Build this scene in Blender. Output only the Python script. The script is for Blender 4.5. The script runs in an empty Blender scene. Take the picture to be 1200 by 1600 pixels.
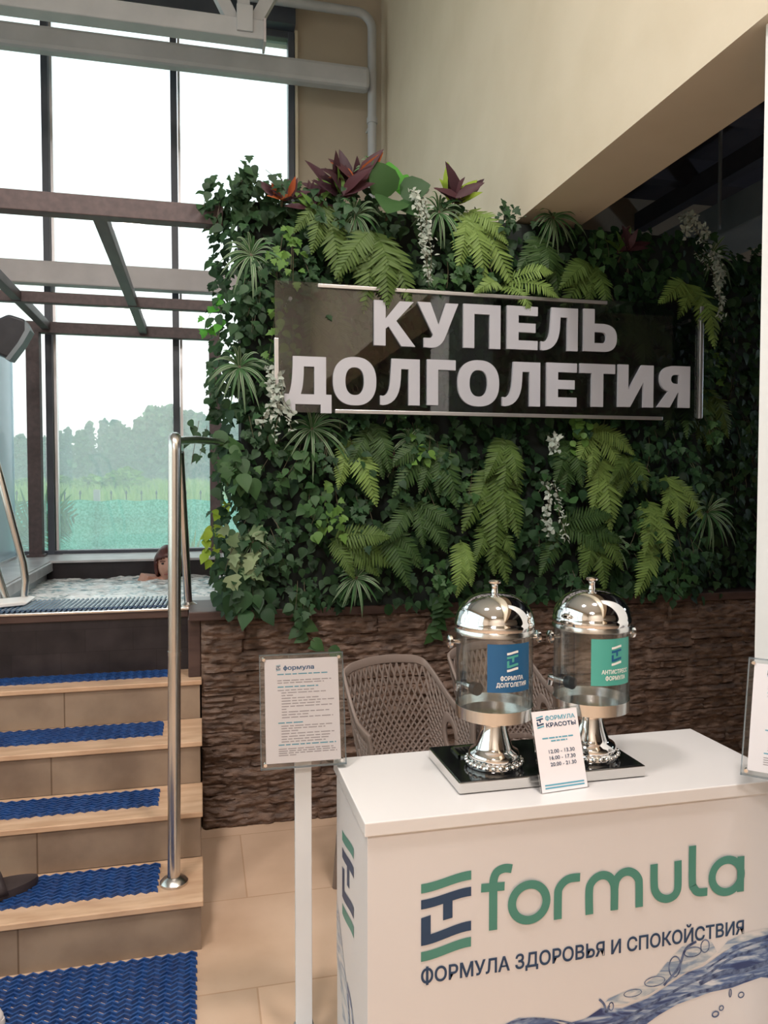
import bpy, bmesh, math, random
import numpy as np
from mathutils import Vector, Matrix, noise as mnoise

SC = bpy.context.scene
COL = SC.collection
rng = random.Random(7)
PI = math.pi

# ---------------------------------------------------------------- camera
cd = bpy.data.cameras.new('camera'); cam = bpy.data.objects.new('camera', cd); COL.objects.link(cam)
cam.location = (0, 0, 1.5)
cam.rotation_euler = (math.radians(90 - 2.14), 0, math.radians(-13.4))
cd.sensor_fit = 'VERTICAL'; cd.sensor_height = 24.0; cd.lens = 18.0
cd.clip_start = 0.05; cd.clip_end = 600
SC.camera = cam

# ---------------------------------------------------------------- light
SC.view_settings.view_transform = 'Standard'
SC.view_settings.look = 'None'
SC.view_settings.gamma = 1.0
SC.view_settings.exposure = 0.08
SC.view_settings.use_curve_mapping = False
SC.cycles.max_bounces = 10
SC.cycles.transparent_max_bounces = 24
SC.cycles.caustics_reflective = False
SC.cycles.caustics_refractive = False
SC.cycles.sample_clamp_indirect = 4.0

SKY = 2.1
wd = bpy.data.worlds.new('sky'); SC.world = wd; wd.use_nodes = True
wn = wd.node_tree.nodes; wl = wd.node_tree.links
bgn = wn['Background']
tc = wn.new('ShaderNodeTexCoord'); sep = wn.new('ShaderNodeSeparateXYZ'); rmp = wn.new('ShaderNodeValToRGB')
wl.new(tc.outputs['Generated'], sep.inputs[0]); wl.new(sep.outputs['Z'], rmp.inputs[0])
rmp.color_ramp.elements[0].position = 0.0; rmp.color_ramp.elements[0].color = (0.99, 0.96, 0.92, 1)
rmp.color_ramp.elements[1].position = 0.45; rmp.color_ramp.elements[1].color = (0.86, 0.96, 1.0, 1)
wl.new(rmp.outputs[0], bgn.inputs[0]); bgn.inputs[1].default_value = SKY

def ceiling_light(name, loc, size, energy, color, rot=(0, 0, 0), size_y=None):
    l = bpy.data.lights.new(name, 'AREA'); l.energy = energy; l.color = color; l.size = size
    if size_y:
        l.shape = 'RECTANGLE'; l.size_y = size_y
    else:
        l.shape = 'DISK'
    o = bpy.data.objects.new(name, l); o.location = loc; o.rotation_euler = rot; COL.objects.link(o)
    return o
WARM = (1.0, 0.91, 0.86)
ceiling_light('ceiling_lamp', (0.9, 0.7, 5.0), 0.5, 90, WARM)
ceiling_light('ceiling_lamp', (-0.9, 1.2, 5.0), 0.5, 80, WARM)
ceiling_light('ceiling_lamp', (-1.2, -2.4, 4.6), 1.0, 200, WARM)
hl = bpy.data.lights.new('hall_fill', 'POINT'); hl.energy = 26; hl.color = (0.75, 0.88, 1.0); hl.shadow_soft_size = .12  # added fill light that lifts the dark hall and its duct
ho_ = bpy.data.objects.new('hall_fill', hl); ho_.location = (5.2, 2.6, 2.3); COL.objects.link(ho_)

# ---------------------------------------------------------------- helpers
def tag(o, label=None, cat=None, group=None, kind=None):
    if label: o['label'] = label
    if cat: o['category'] = cat
    if group: o['group'] = group
    if kind: o['kind'] = kind
    return o

def empty(name, loc=(0, 0, 0), label=None, cat=None, group=None, rotz=0, kind=None):
    o = bpy.data.objects.new(name, None); o.empty_display_size = 0.1
    o.location = loc; o.rotation_euler = (0, 0, rotz); COL.objects.link(o)
    return tag(o, label, cat, group, kind)

def origin(o):
    v = Vector((0, 0, 0))
    while o is not None:
        v += Vector(o.location); o = o.parent
    return v

class MB:
    def __init__(s): s.v = []; s.f = []; s.m = []; s.mi = 0
    def add(s, vs, fs):
        b = len(s.v); s.v.extend([tuple(p) for p in vs])
        for q in fs: s.f.append([i + b for i in q]); s.m.append(s.mi)
        return s
    def box(s, x0, x1, y0, y1, z0, z1):
        vs = [(x, y, z) for z in (z0, z1) for y in (y0, y1) for x in (x0, x1)]
        return s.add(vs, [(0, 2, 3, 1), (4, 5, 7, 6), (0, 1, 5, 4), (2, 6, 7, 3), (0, 4, 6, 2), (1, 3, 7, 5)])
    def tube(s, pts, r, n=10, caps=True, flat=None):
        pts = [Vector(p) for p in pts]; k = len(pts)
        rs = r if isinstance(r, (list, tuple)) else [r] * k
        t0 = (pts[1] - pts[0]).normalized()
        a = Vector((0, 0, 1)) if abs(t0.z) < .9 else Vector((1, 0, 0))
        u = t0.cross(a).normalized(); vs = []
        for i, p in enumerate(pts):
            t = (pts[min(i + 1, k - 1)] - pts[max(i - 1, 0)]).normalized()
            u = (u - t * u.dot(t)).normalized(); w = t.cross(u)
            for j in range(n):
                c = 2 * PI * j / n
                vs.append(p + u * (math.cos(c) * rs[i]) + w * (math.sin(c) * rs[i] * (flat or 1)))
        fs = [(i * n + j, i * n + (j + 1) % n, (i + 1) * n + (j + 1) % n, (i + 1) * n + j) for i in range(k - 1) for j in range(n)]
        if caps: fs += [tuple(range(n))[::-1], tuple((k - 1) * n + j for j in range(n))]
        return s.add(vs, fs)
    def lathe(s, prof, c=(0, 0, 0), n=32, a0=0, a1=2 * PI):
        full = abs(a1 - a0 - 2 * PI) < 1e-6; m = n if full else n + 1
        vs = []
        for r, z in prof:
            for j in range(m):
                a = a0 + (a1 - a0) * j / n
                vs.append((c[0] + r * math.cos(a), c[1] + r * math.sin(a), c[2] + z))
        fs = []
        for i in range(len(prof) - 1):
            for j in range(n):
                j2 = (j + 1) % m
                fs.append((i * m + j, i * m + j2, (i + 1) * m + j2, (i + 1) * m + j))
        return s.add(vs, fs)
    def prism(s, poly, y0, y1, T=None):
        # polygon in X,Z extruded along Y
        n = len(poly)
        vs = [(x, y0, z) for x, z in poly] + [(x, y1, z) for x, z in poly]
        if T: vs = [T(*q) for q in vs]
        fs = [tuple(range(n)), tuple(range(2 * n - 1, n - 1, -1))] + [(i, i + n, (i + 1) % n + n, (i + 1) % n) for i in range(n)]
        return s.add(vs, fs)
    def ico(s, c, r, sub=2, sc=(1, 1, 1), fn=None):
        bm = bmesh.new(); bmesh.ops.create_icosphere(bm, subdivisions=sub, radius=1)
        vs = []
        for v in bm.verts:
            k = fn(v.co) if fn else 1
            vs.append((c[0] + v.co.x * r * sc[0] * k, c[1] + v.co.y * r * sc[1] * k, c[2] + v.co.z * r * sc[2] * k))
        s.add(vs, [[v.index for v in f.verts] for f in bm.faces]); bm.free()
        return s
    def build(s, name, mats, parent=None, smooth=40, bevel=0, local=False, fix=False):
        me = bpy.data.meshes.new(name)
        off = Vector((0, 0, 0)) if (local or parent is None) else origin(parent)
        me.from_pydata([(p[0] - off.x, p[1] - off.y, p[2] - off.z) for p in s.v], [], s.f)
        mats = mats if isinstance(mats, (list, tuple)) else [mats]
        for m in mats: me.materials.append(m)
        if len(mats) > 1: me.polygons.foreach_set('material_index', s.m)
        if fix:
            bm = bmesh.new(); bm.from_mesh(me); bmesh.ops.recalc_face_normals(bm, faces=bm.faces); bm.to_mesh(me); bm.free()
        if smooth:
            me.polygons.foreach_set('use_smooth', [True] * len(me.polygons))
            if smooth < 180: me.set_sharp_from_angle(angle=math.radians(smooth))
        me.update()
        o = bpy.data.objects.new(name, me); COL.objects.link(o)
        if parent is not None: o.parent = parent
        if bevel:
            b = o.modifiers.new('bevel', 'BEVEL'); b.width = bevel; b.segments = 2; b.limit_method = 'ANGLE'
        return o

def copy_tree(o, parent=None):
    c = o.copy(); COL.objects.link(c); c.parent = parent
    for ch in list(o.children): copy_tree(ch, c)
    return c

# ---- flat lettering: 2D outlines filled with a curve, and the built-in font
def mesh_from_curve(cu):
    o = bpy.data.objects.new('tmp', cu); COL.objects.link(o)
    dg = bpy.context.evaluated_depsgraph_get(); dg.update()
    me = bpy.data.meshes.new_from_object(o.evaluated_get(dg)); bpy.data.objects.remove(o)
    vs = [tuple(v.co) for v in me.vertices]; fs = [list(p.vertices) for p in me.polygons]
    bpy.data.meshes.remove(me); bpy.data.curves.remove(cu)
    return vs, fs

def shape2d(loops, depth):
    cu = bpy.data.curves.new('tmp', 'CURVE'); cu.dimensions = '2D'; cu.fill_mode = 'BOTH' if depth > .001 else 'FRONT'; cu.extrude = depth / 2 if depth > .001 else 0
    for lp in loops:
        sp = cu.splines.new('POLY'); sp.points.add(len(lp) - 1)
        for p, q in zip(sp.points, lp): p.co = (q[0], q[1], 0, 1)
        sp.use_cyclic_u = True
    return mesh_from_curve(cu)

def glyphs(txt, bold):
    cu = bpy.data.curves.new('tmp', 'FONT'); cu.body = txt; cu.size = 1; cu.resolution_u = 4
    cu.bevel_depth = bold; cu.bevel_resolution = 0; cu.extrude = .0
    return mesh_from_curve(cu)

def text2d(txt, width, height, thick, bold=0.02):
    """built-in font scaled so that the word is width x height; a bevel makes the strokes bolder"""
    first = txt[0] in 'Фф'
    body = ('О' if txt[0] == 'Ф' else 'о') + txt[1:] if first else txt
    vs, fs = glyphs(body, bold)
    if first:      # the built-in letter is replaced by a ring with a stem
        g, _ = glyphs(body[0], bold); gx = [v[0] for v in g]; c = (min(gx) + max(gx)) / 2; w = .05 + bold
        y0, y1 = (-.10, .83) if txt[0] == 'Ф' else (-.20, .76)
        n = len(vs); zt = max(v[2] for v in vs) + bold * .5
        vs = vs + [(c - w, y0, zt), (c + w, y0, zt), (c + w, y1, zt), (c - w, y1, zt)]; fs = fs + [[n, n + 1, n + 2, n + 3]]
    xs = [v[0] for v in vs]; x0, x1 = min(xs), max(xs); zm = max(v[2] for v in vs); z0 = min(v[2] for v in vs)
    kx = width / (x1 - x0); ky = height / 0.75; kz = thick / max(zm - z0, 1e-6)
    return [((v[0] - x0) * kx, v[1] * ky, (v[2] - z0) * kz) for v in vs], fs

def ribbon(pts, w, lift=0):
    """outline of a stroke with flat ends along a 2D polyline"""
    P = [Vector((p[0], p[1])) for p in pts]
    # smooth by Catmull-Rom
    Q = []
    for i in range(len(P) - 1):
        a = P[max(i - 1, 0)]; b = P[i]; c = P[i + 1]; d = P[min(i + 2, len(P) - 1)]
        n = 5 if len(P) > 2 else 1
        for k in range(n):
            t = k / n
            Q.append(0.5 * ((2 * b) + (c - a) * t + (2 * a - 5 * b + 4 * c - d) * t * t + (3 * b - a - 3 * c + d) * t ** 3))
    Q.append(P[-1])
    L, R = [], []
    for i, q in enumerate(Q):
        t = (Q[min(i + 1, len(Q) - 1)] - Q[max(i - 1, 0)]).normalized(); nrm = Vector((-t.y, t.x))
        L.append(q + nrm * w / 2); R.append(q - nrm * w / 2)
    vs = [(p.x, p.y, 0) for p in L] + [(p.x, p.y, 0) for p in R]; n = len(L)
    return vs, [(i, i + n, i + n + 1, i + 1) for i in range(n - 1)]

def ring2d(cx, cy, rx, ry, w, n=40):
    vs = [(cx + (rx + s * w / 2) * math.cos(2 * PI * i / n), cy + (ry + s * w / 2) * math.sin(2 * PI * i / n), 0) for s in (-1, 1) for i in range(n)]
    return vs, [(i, (i + 1) % n, (i + 1) % n + n, i + n) for i in range(n)]

def put(mb, vf, T):
    vs, fs = vf
    mb.add([T(*p) for p in vs], fs)

# the emblem: two pale waves, a T-wave and an L-wave; unit width, 1.5 high
def wave_band(yl, yr, h, n=10):
    top = []; bot = []
    for i in range(n + 1):
        t = i / n; s = t * t * (3 - 2 * t); y = yl + (yr - yl) * s
        top.append((t, y)); bot.append((t, y - h))
    vs = [(x, y, 0) for x, y in top] + [(x, y, 0) for x, y in bot]; m = n + 1
    return vs, [(i, i + m, i + m + 1, i + 1) for i in range(n)]
EMBLEM_A = [wave_band(1.52, 1.67, .18), wave_band(.2, .36, .19)]
EMBLEM_B = [wave_band(1.21, 1.35, .18),
            ([(.436, 1.12, 0), (.624, 1.2, 0), (.624, .79, 0), (.436, .76, 0)], [(0, 3, 2, 1)]),
            ([(0, .86, 0), (.19, .9, 0), (.19, .4, 0), (0, .32, 0)], [(0, 3, 2, 1)]),
            wave_band(.51, .68, .19)]

# ---------------------------------------------------------------- materials
def mat(name, color=(.8, .8, .8), rough=.5, metal=0., spec=.5, **kw):
    m = bpy.data.materials.new(name); m.use_nodes = True
    b = m.node_tree.nodes['Principled BSDF']
    b.inputs['Base Color'].default_value = (*color, 1); b.inputs['Roughness'].default_value = rough
    b.inputs['Metallic'].default_value = metal; b.inputs['Specular IOR Level'].default_value = spec
    for k, v in kw.items(): b.inputs[k].default_value = v
    return m

def N(m, t, **kw):
    n = m.node_tree.nodes.new(t)
    for k, v in kw.items():
        if k in n.inputs: n.inputs[k].default_value = v
        else: setattr(n, k, v)
    return n
def lk(m, a, b): m.node_tree.links.new(a, b)
def bsdf(m): return m.node_tree.nodes['Principled BSDF']

def noisy(name, c1, c2, scale, rough=.5, metal=0., bump=0., bscale=None, detail=4, stretch=(1, 1, 1), pos=(.35, .65), spec=.5):
    m = mat(name, c1, rough, metal, spec)
    tc = N(m, 'ShaderNodeTexCoord'); mp = N(m, 'ShaderNodeMapping'); mp.inputs['Scale'].default_value = stretch
    lk(m, tc.outputs['Object'], mp.inputs[0])
    ns = N(m, 'ShaderNodeTexNoise'); ns.inputs['Scale'].default_value = scale; ns.inputs['Detail'].default_value = detail
    lk(m, mp.outputs[0], ns.inputs['Vector'])
    r = N(m, 'ShaderNodeValToRGB'); r.color_ramp.elements[0].color = (*c1, 1); r.color_ramp.elements[1].color = (*c2, 1)
    r.color_ramp.elements[0].position = pos[0]; r.color_ramp.elements[1].position = pos[1]
    lk(m, ns.outputs[0], r.inputs[0]); lk(m, r.outputs[0], bsdf(m).inputs['Base Color'])
    if bump:
        n2 = N(m, 'ShaderNodeTexNoise'); n2.inputs['Scale'].default_value = bscale or scale * 4; n2.inputs['Detail'].default_value = 6
        lk(m, mp.outputs[0], n2.inputs['Vector'])
        b = N(m, 'ShaderNodeBump'); b.inputs['Strength'].default_value = bump; b.inputs['Distance'].default_value = .01
        lk(m, n2.outputs[0], b.inputs['Height']); lk(m, b.outputs[0], bsdf(m).inputs['Normal'])
    return m

def tiled(name, c1, c2, mortar, sx, sy, axes='xy', off=(0, 0), rough=.4, msize=.004, scale=3, spec=.5, shift=.5):
    m = noisy(name, c1, c2, scale, rough, spec=spec, detail=8)
    ramp = [n for n in m.node_tree.nodes if n.type == 'VALTORGB'][0]
    tc = N(m, 'ShaderNodeTexCoord'); sp = N(m, 'ShaderNodeSeparateXYZ'); cb = N(m, 'ShaderNodeCombineXYZ')
    lk(m, tc.outputs['Object'], sp.inputs[0])
    for i, a in enumerate(axes):
        ad = N(m, 'ShaderNodeMath', operation='ADD'); ad.inputs[1].default_value = off[i]
        lk(m, sp.outputs['xyz'.index(a)], ad.inputs[0]); lk(m, ad.outputs[0], cb.inputs[i])
    br = N(m, 'ShaderNodeTexBrick'); lk(m, cb.outputs[0], br.inputs['Vector'])
    br.inputs['Scale'].default_value = 1; br.inputs['Brick Width'].default_value = sx; br.inputs['Row Height'].default_value = sy
    br.inputs['Mortar Size'].default_value = msize; br.inputs['Color1'].default_value = (1, 1, 1, 1); br.inputs['Color2'].default_value = (.8, .8, .8, 1)
    br.inputs['Mortar'].default_value = (*mortar, 1); br.offset = shift; br.inputs['Mortar Smooth'].default_value = .2
    mx = N(m, 'ShaderNodeMix', data_type='RGBA', blend_type='MULTIPLY'); mx.inputs['Factor'].default_value = 1
    lk(m, ramp.outputs[0], mx.inputs['A']); lk(m, br.outputs[0], mx.inputs['B'])
    lk(m, mx.outputs['Result'], bsdf(m).inputs['Base Color'])
    return m

def thin_clear(name, tint=(1, 1, 1), refl=.06, veil=0., veil_col=(1, 1, 1), rough=.02):
    m = bpy.data.materials.new(name); m.use_nodes = True; nt = m.node_tree; nt.nodes.clear()
    out = N(m, 'ShaderNodeOutputMaterial'); tr = N(m, 'ShaderNodeBsdfTransparent'); tr.inputs[0].default_value = (*tint, 1)
    gl = N(m, 'ShaderNodeBsdfGlossy'); gl.inputs['Roughness'].default_value = rough
    fr = N(m, 'ShaderNodeLayerWeight'); fr.inputs['Blend'].default_value = .25
    mr = N(m, 'ShaderNodeMapRange'); mr.inputs['To Min'].default_value = refl; mr.inputs['To Max'].default_value = .7
    lk(m, fr.outputs['Fresnel'], mr.inputs['Value'])
    base = tr.outputs[0]
    if veil:
        tl = N(m, 'ShaderNodeBsdfTranslucent'); tl.inputs[0].default_value = (*veil_col, 1)
        mv = N(m, 'ShaderNodeMixShader'); mv.inputs[0].default_value = veil
        lk(m, tr.outputs[0], mv.inputs[1]); lk(m, tl.outputs[0], mv.inputs[2]); base = mv.outputs[0]
    mx = N(m, 'ShaderNodeMixShader'); lk(m, mr.outputs[0], mx.inputs[0]); lk(m, base, mx.inputs[1]); lk(m, gl.outputs[0], mx.inputs[2])
    lk(m, mx.outputs[0], out.inputs[0])
    return m

def fogged_low(m, z0, z1, vmax):
    mv = [n for n in m.node_tree.nodes if n.type == 'MIX_SHADER'][0]
    mv = [n for n in m.node_tree.nodes if n.type == 'MIX_SHADER' and n.inputs[2].is_linked and n.inputs[2].links[0].from_node.type == 'BSDF_TRANSLUCENT'][0]
    base = mv.inputs[0].default_value
    g = N(m, 'ShaderNodeNewGeometry'); sp = N(m, 'ShaderNodeSeparateXYZ'); lk(m, g.outputs['Position'], sp.inputs[0])
    ns = N(m, 'ShaderNodeTexNoise'); ns.inputs['Scale'].default_value = 9; ns.inputs['Detail'].default_value = 8; lk(m, g.outputs['Position'], ns.inputs['Vector'])
    ad = N(m, 'ShaderNodeMath', operation='MULTIPLY_ADD'); ad.inputs[1].default_value = .35; lk(m, ns.outputs[0], ad.inputs[0]); lk(m, sp.outputs['Z'], ad.inputs[2])
    mr = N(m, 'ShaderNodeMapRange'); mr.inputs['From Min'].default_value = z0; mr.inputs['From Max'].default_value = z1
    mr.inputs['To Min'].default_value = vmax; mr.inputs['To Max'].default_value = base
    lk(m, ad.outputs[0], mr.inputs['Value']); lk(m, mr.outputs[0], mv.inputs[0])

def leafmat(name, c1, c2, rough=.5, trans=.22, spec=.25):
    m = mat(name, c1, rough, spec=spec); nt = m.node_tree
    gi = N(m, 'ShaderNodeNewGeometry'); r = N(m, 'ShaderNodeValToRGB')
    r.color_ramp.elements[0].color = (*c1, 1); r.color_ramp.elements[1].color = (*c2, 1)
    lk(m, gi.outputs['Random Per Island'], r.inputs[0]); lk(m, r.outputs[0], bsdf(m).inputs['Base Color'])
    tl = N(m, 'ShaderNodeBsdfTranslucent'); lk(m, r.outputs[0], tl.inputs[0])
    mx = N(m, 'ShaderNodeMixShader'); mx.inputs[0].default_value = trans
    out = nt.nodes['Material Output']
    lk(m, bsdf(m).outputs[0], mx.inputs[1]); lk(m, tl.outputs[0], mx.inputs[2]); lk(m, mx.outputs[0], out.inputs[0])
    return m

M = {}
M['floor'] = tiled('floor_tile', (.55, .38, .26), (.70, .51, .37), (.72, .66, .6), .9, .51, 'xy', (.3, .29), .38, .003, 2.2)
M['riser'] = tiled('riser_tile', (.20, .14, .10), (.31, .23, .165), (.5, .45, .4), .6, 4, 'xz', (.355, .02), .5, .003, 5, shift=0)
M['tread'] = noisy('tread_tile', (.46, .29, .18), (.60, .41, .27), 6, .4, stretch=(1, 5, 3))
M['stone'] = noisy('ledger_stone', (.07, .042, .030), (.175, .110, .078), 14, .62, bump=.5, bscale=60, stretch=(1, 1, 2.5))
M['ledge'] = noisy('brown_board', (.050, .026, .022), (.075, .042, .034), 6, .5, stretch=(1, 6, 6))
M['mosaic'] = tiled('dark_mosaic', (.017, .014, .017), (.034, .028, .031), (.6, .6, .6), .2, .1, 'xz', (0, 0), .4, .002, 9, .3)
M['poolgrey'] = noisy('pool_side_grey', (.30, .33, .36), (.42, .45, .48), 5, .3)
M['rimstone'] = noisy('pool_ledge', (.36, .35, .36), (.50, .49, .50), 7, .35)
M['steel'] = noisy('brushed_steel', (.55, .53, .51), (.68, .66, .63), 40, .24, 1.0, stretch=(1, 1, .1))
M['alu'] = mat('aluminium', (.62, .62, .63), .35, .9)
M['chrome'] = mat('chrome', (.86, .85, .84), .06, 1.0)
M['satin'] = mat('satin_chrome', (.75, .74, .72), .2, 1.0)
M['beige'] = noisy('beige_plaster', (.56, .49, .37), (.60, .53, .41), 3, .75, bump=.03, bscale=90)
M['beige_shaded'] = noisy('beige_plaster_shaded', (.40, .35, .28), (.43, .38, .30), 3, .8)  # same beige paint; backlit shade of the far wall put into the colour
M['beamside'] = noisy('beige_soffit', (.50, .42, .33), (.54, .46, .36), 3, .8)
M['white'] = noisy('white_paint', (.62, .62, .62), (.66, .66, .66), 4, .45)
M['column'] = noisy('white_column', (.80, .80, .80), (.84, .84, .83), 2, .5)
M['whitesteel'] = noisy('white_steel', (.36, .38, .40), (.41, .43, .45), 5, .45)
M['greysteel'] = noisy('grey_steel', (.40, .38, .39), (.46, .44, .45), 5, .5)
M['frame'] = noisy('window_frame', (.045, .055, .075), (.06, .07, .09), 5, .4)
M['perg'] = noisy('pergola_brown', (.060, .040, .042), (.085, .058, .058), 8, .5, stretch=(4, 1, 4))
M['ceil'] = mat('ceiling_white', (.6, .6, .6), .8)
M['darkceil'] = noisy('dark_ceiling', (.06, .06, .08), (.08, .08, .10), 3, .8)
M['duct'] = noisy('grey_duct', (.16, .20, .23), (.2, .24, .27), 4, .5)
M['wallgrey'] = noisy('wall_plaster', (.52, .47, .40), (.56, .51, .44), 3, .8)
M['blue'] = noisy('blue_rubber', (.010, .045, .165), (.018, .075, .25), 30, .42)
M['counter'] = noisy('white_laminate', (.70, .68, .67), (.72, .70, .69), 2, .2, spec=.5)
M['panel'] = noisy('printed_panel', (.68, .655, .65), (.70, .675, .67), 2, .3)
M['teal'] = noisy('print_teal', (.062, .235, .185), (.07, .25, .2), 5, .4)
M['navy'] = noisy('print_navy', (.012, .042, .105), (.015, .05, .115), 5, .4)
M['blueprint'] = noisy('print_blue', (.012, .10, .24), (.015, .11, .25), 5, .4)
M['greenprint'] = noisy('print_green', (.07, .36, .30), (.08, .38, .32), 5, .4)
M['whiteprint'] = noisy('print_white', (.80, .80, .78), (.84, .84, .82), 5, .4)
M['paper'] = noisy('paper', (.84, .80, .82), (.87, .83, .85), 3, .6)
M['greytext'] = noisy('print_grey', (.36, .32, .34), (.42, .38, .4), 5, .6)
M['cyantext'] = noisy('print_cyan', (.10, .36, .48), (.12, .40, .52), 5, .6)
M['letter'] = noisy('letter_white', (.40, .41, .45), (.44, .45, .49), 3, .5)
M['acrylic'] = thin_clear('clear_acrylic', (.985, .988, .988), .03)
M['tank'] = thin_clear('clear_tank', (.93, .95, .95), .09, .05, (.85, .92, .95))
M['signglass'] = thin_clear('tinted_acrylic', (.72, .73, .75), .08)
M['glass'] = thin_clear('window_glass', (.95, .99, .98), .04, .10, (.75, .95, .92))
fogged_low(M['glass'], 1.1, 2.4, .26)
M['fog'] = thin_clear('fogged_glass', (.90, .96, 1.0), .05, .34, (.86, .95, 1.0), .2)
M['black'] = noisy('black_gloss', (.006, .006, .007), (.010, .010, .011), 4, .08)
M['blackplastic'] = noisy('black_plastic', (.018, .022, .030), (.028, .032, .042), 12, .45)
M['rubber'] = noisy('dark_rubber', (.030, .022, .024), (.045, .034, .036), 12, .5)
M['chair'] = noisy('taupe_plastic', (.175, .132, .112), (.205, .158, .134), 6, .5)
M['shoe'] = noisy('white_shoe', (.70, .65, .62), (.78, .73, .7), 20, .6)
M['skin'] = noisy('skin', (.48, .24, .17), (.56, .30, .22), 12, .5)
M['hair'] = noisy('auburn_hair', (.05, .012, .010), (.13, .030, .020), 40, .4, stretch=(6, 6, 1))
M['swim'] = mat('black_swimsuit', (.02, .02, .025), .6)
M['eye'] = mat('eye_dark', (.03, .02, .02), .3)
M['lip'] = mat('lip', (.35, .10, .09), .45)
M['felt'] = mat('dark_felt', (.012, .018, .016), .9)
LEAF = {
 'dark': leafmat('leaf_dark', (.014, .042, .018), (.034, .085, .032)),
 'mid': leafmat('leaf_mid', (.024, .068, .022), (.054, .125, .040)),
 'lime': leafmat('leaf_lime', (.065, .15, .03), (.13, .25, .05)),
 'yellow': leafmat('leaf_yellow', (.22, .36, .03), (.36, .48, .06), trans=.4),
 'bright': leafmat('leaf_bright', (.06, .30, .03), (.12, .42, .05), trans=.5),
 'pale': leafmat('leaf_pale', (.13, .20, .10), (.22, .28, .15)),
 'fern0': leafmat('fern_dark', (.032, .070, .020), (.050, .10, .028)),
 'fern1': leafmat('fern_mid', (.065, .115, .026), (.095, .16, .038)),
 'fern2': leafmat('fern_light', (.14, .225, .055), (.20, .31, .08)),
 'white': leafmat('leaf_white', (.26, .32, .27), (.46, .50, .44)),
 'stripe': leafmat('leaf_stripe', (.20, .27, .17), (.27, .34, .23)),
 'blade': leafmat('leaf_blade', (.035, .10, .035), (.06, .15, .05)),
 'purple': leafmat('leaf_purple', (.040, .018, .026), (.085, .03, .035)),
 'red': leafmat('leaf_red', (.30, .06, .03), (.45, .14, .04)),
 'stem': mat('stem', (.07, .06, .03), .6),
 'tree': leafmat('tree_leaf', (.035, .10, .05), (.16, .30, .14), .6, .3),
 'bush': leafmat('bush_leaf', (.14, .27, .05), (.22, .38, .08), .6, .3),
 'palm': leafmat('palm_leaf', (.06, .15, .05), (.12, .24, .08), .5, .4),
 'hosta': leafmat('hosta_leaf', (.24, .34, .06), (.34, .44, .12), .5, .4),
 'grass': leafmat('meadow_grass', (.20, .33, .07), (.32, .44, .12), .6, .3),
}

# ================================================================ setting
def struct(name, mb, m, **kw):
    return tag(mb.build(name, m, **kw), kind='structure')

struct('floor', MB().box(-4, 7, -4, 6.15, -.2, 0), M['floor'], smooth=0)
struct('ceiling', MB().box(-4.2, 1.76, -4, 6.4, 5.6, 5.8), M['ceil'], smooth=0)
# far wall: below and beside the big window
struct('wall_back', MB().box(-4, .72, 6.15, 6.4, -.2, .955).box(.745, 7, 6.15, 6.4, -.2, 5.6).box(-4, .745, 6.15, 6.4, 5.03, 5.6), M['beige_shaded'], smooth=0)
struct('wall_front', MB().box(-4, 7, -4.2, -4, 0, 5.6), M['wallgrey'], smooth=0)
struct('wall_left', MB().box(-4.2, -4, -4, 6.4, -.2, .9).box(-4.2, -4, -4, 6.4, 5.0, 5.6).box(-4.2, -4, -4, -1.5, .9, 5.0), M['wallgrey'], smooth=0)
# the right wall ends in a beam carried by the column; the neighbouring dark hall lies beyond
struct('wall_right', MB().box(1.443, 1.76, -4, 6.15, 2.72, 5.6), [M['beige']], smooth=0)
struct('trim_5', MB().box(1.475, 1.76, 1.42, 1.80, 0, 2.72), M['column'], smooth=0)
struct('wall_hall', MB().box(6.9, 7.1, -4, 6.4, 0, 4.2), M['felt'], smooth=0)
hc = struct('ceiling_hall', MB().box(1.76, 7.1, -4, 6.15, 4.0, 4.2), M['darkceil'], smooth=0)
bp_ = MB()
for y in (2.3, 3.3, 4.3, 5.3): bp_.box(1.77, 6.9, y, y + .12, 3.82, 4.0)
for x in (2.6, 3.7, 4.8): bp_.box(x, x + .1, -3, 6.1, 3.7, 3.85)
bp_.build('ceiling_joists', M['darkceil'], hc, smooth=0)

def window(name, x0, x1, z0, z1, cols, Y, posts, glassm):
    t = empty(name, ((x0 + x1) / 2, Y, z0), kind='structure')
    f = MB()
    f.box(x0, x1, Y - .05, Y + .05, z0 - .005, z0 + .04); f.box(x0, x1, Y - .05, Y + .05, z1 - .05, z1)
    f.build('window_frame', M['frame'], t, smooth=0, bevel=.004)
    for x in posts:
        m = MB().box(x - .024, x + .024, Y - .06, Y + .05, z0, z1); m.build('mullion', M['frame'], t, smooth=0, bevel=.004)
        MB().box(x + .029, x + .047, Y - .02, Y + .05, z0 + .04, z1 - .05).build('gasket_strip', M['alu'], t, smooth=0)
    for a, b in cols:
        MB().box(a, b, Y, Y + .008, z0 + .04, z1 - .05).build('window_pane', glassm, t, smooth=0)
    return t
PX = [-2.89, -1.99, -1.09, -.178]
window('window_1', -4, .745, .955, 5.03, [(-3.95, -2.93), (-2.84, -2.03), (-1.94, -1.13), (-1.04, -.21), (-.13, .70)], 6.2, PX + [.717], M['glass'])
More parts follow.
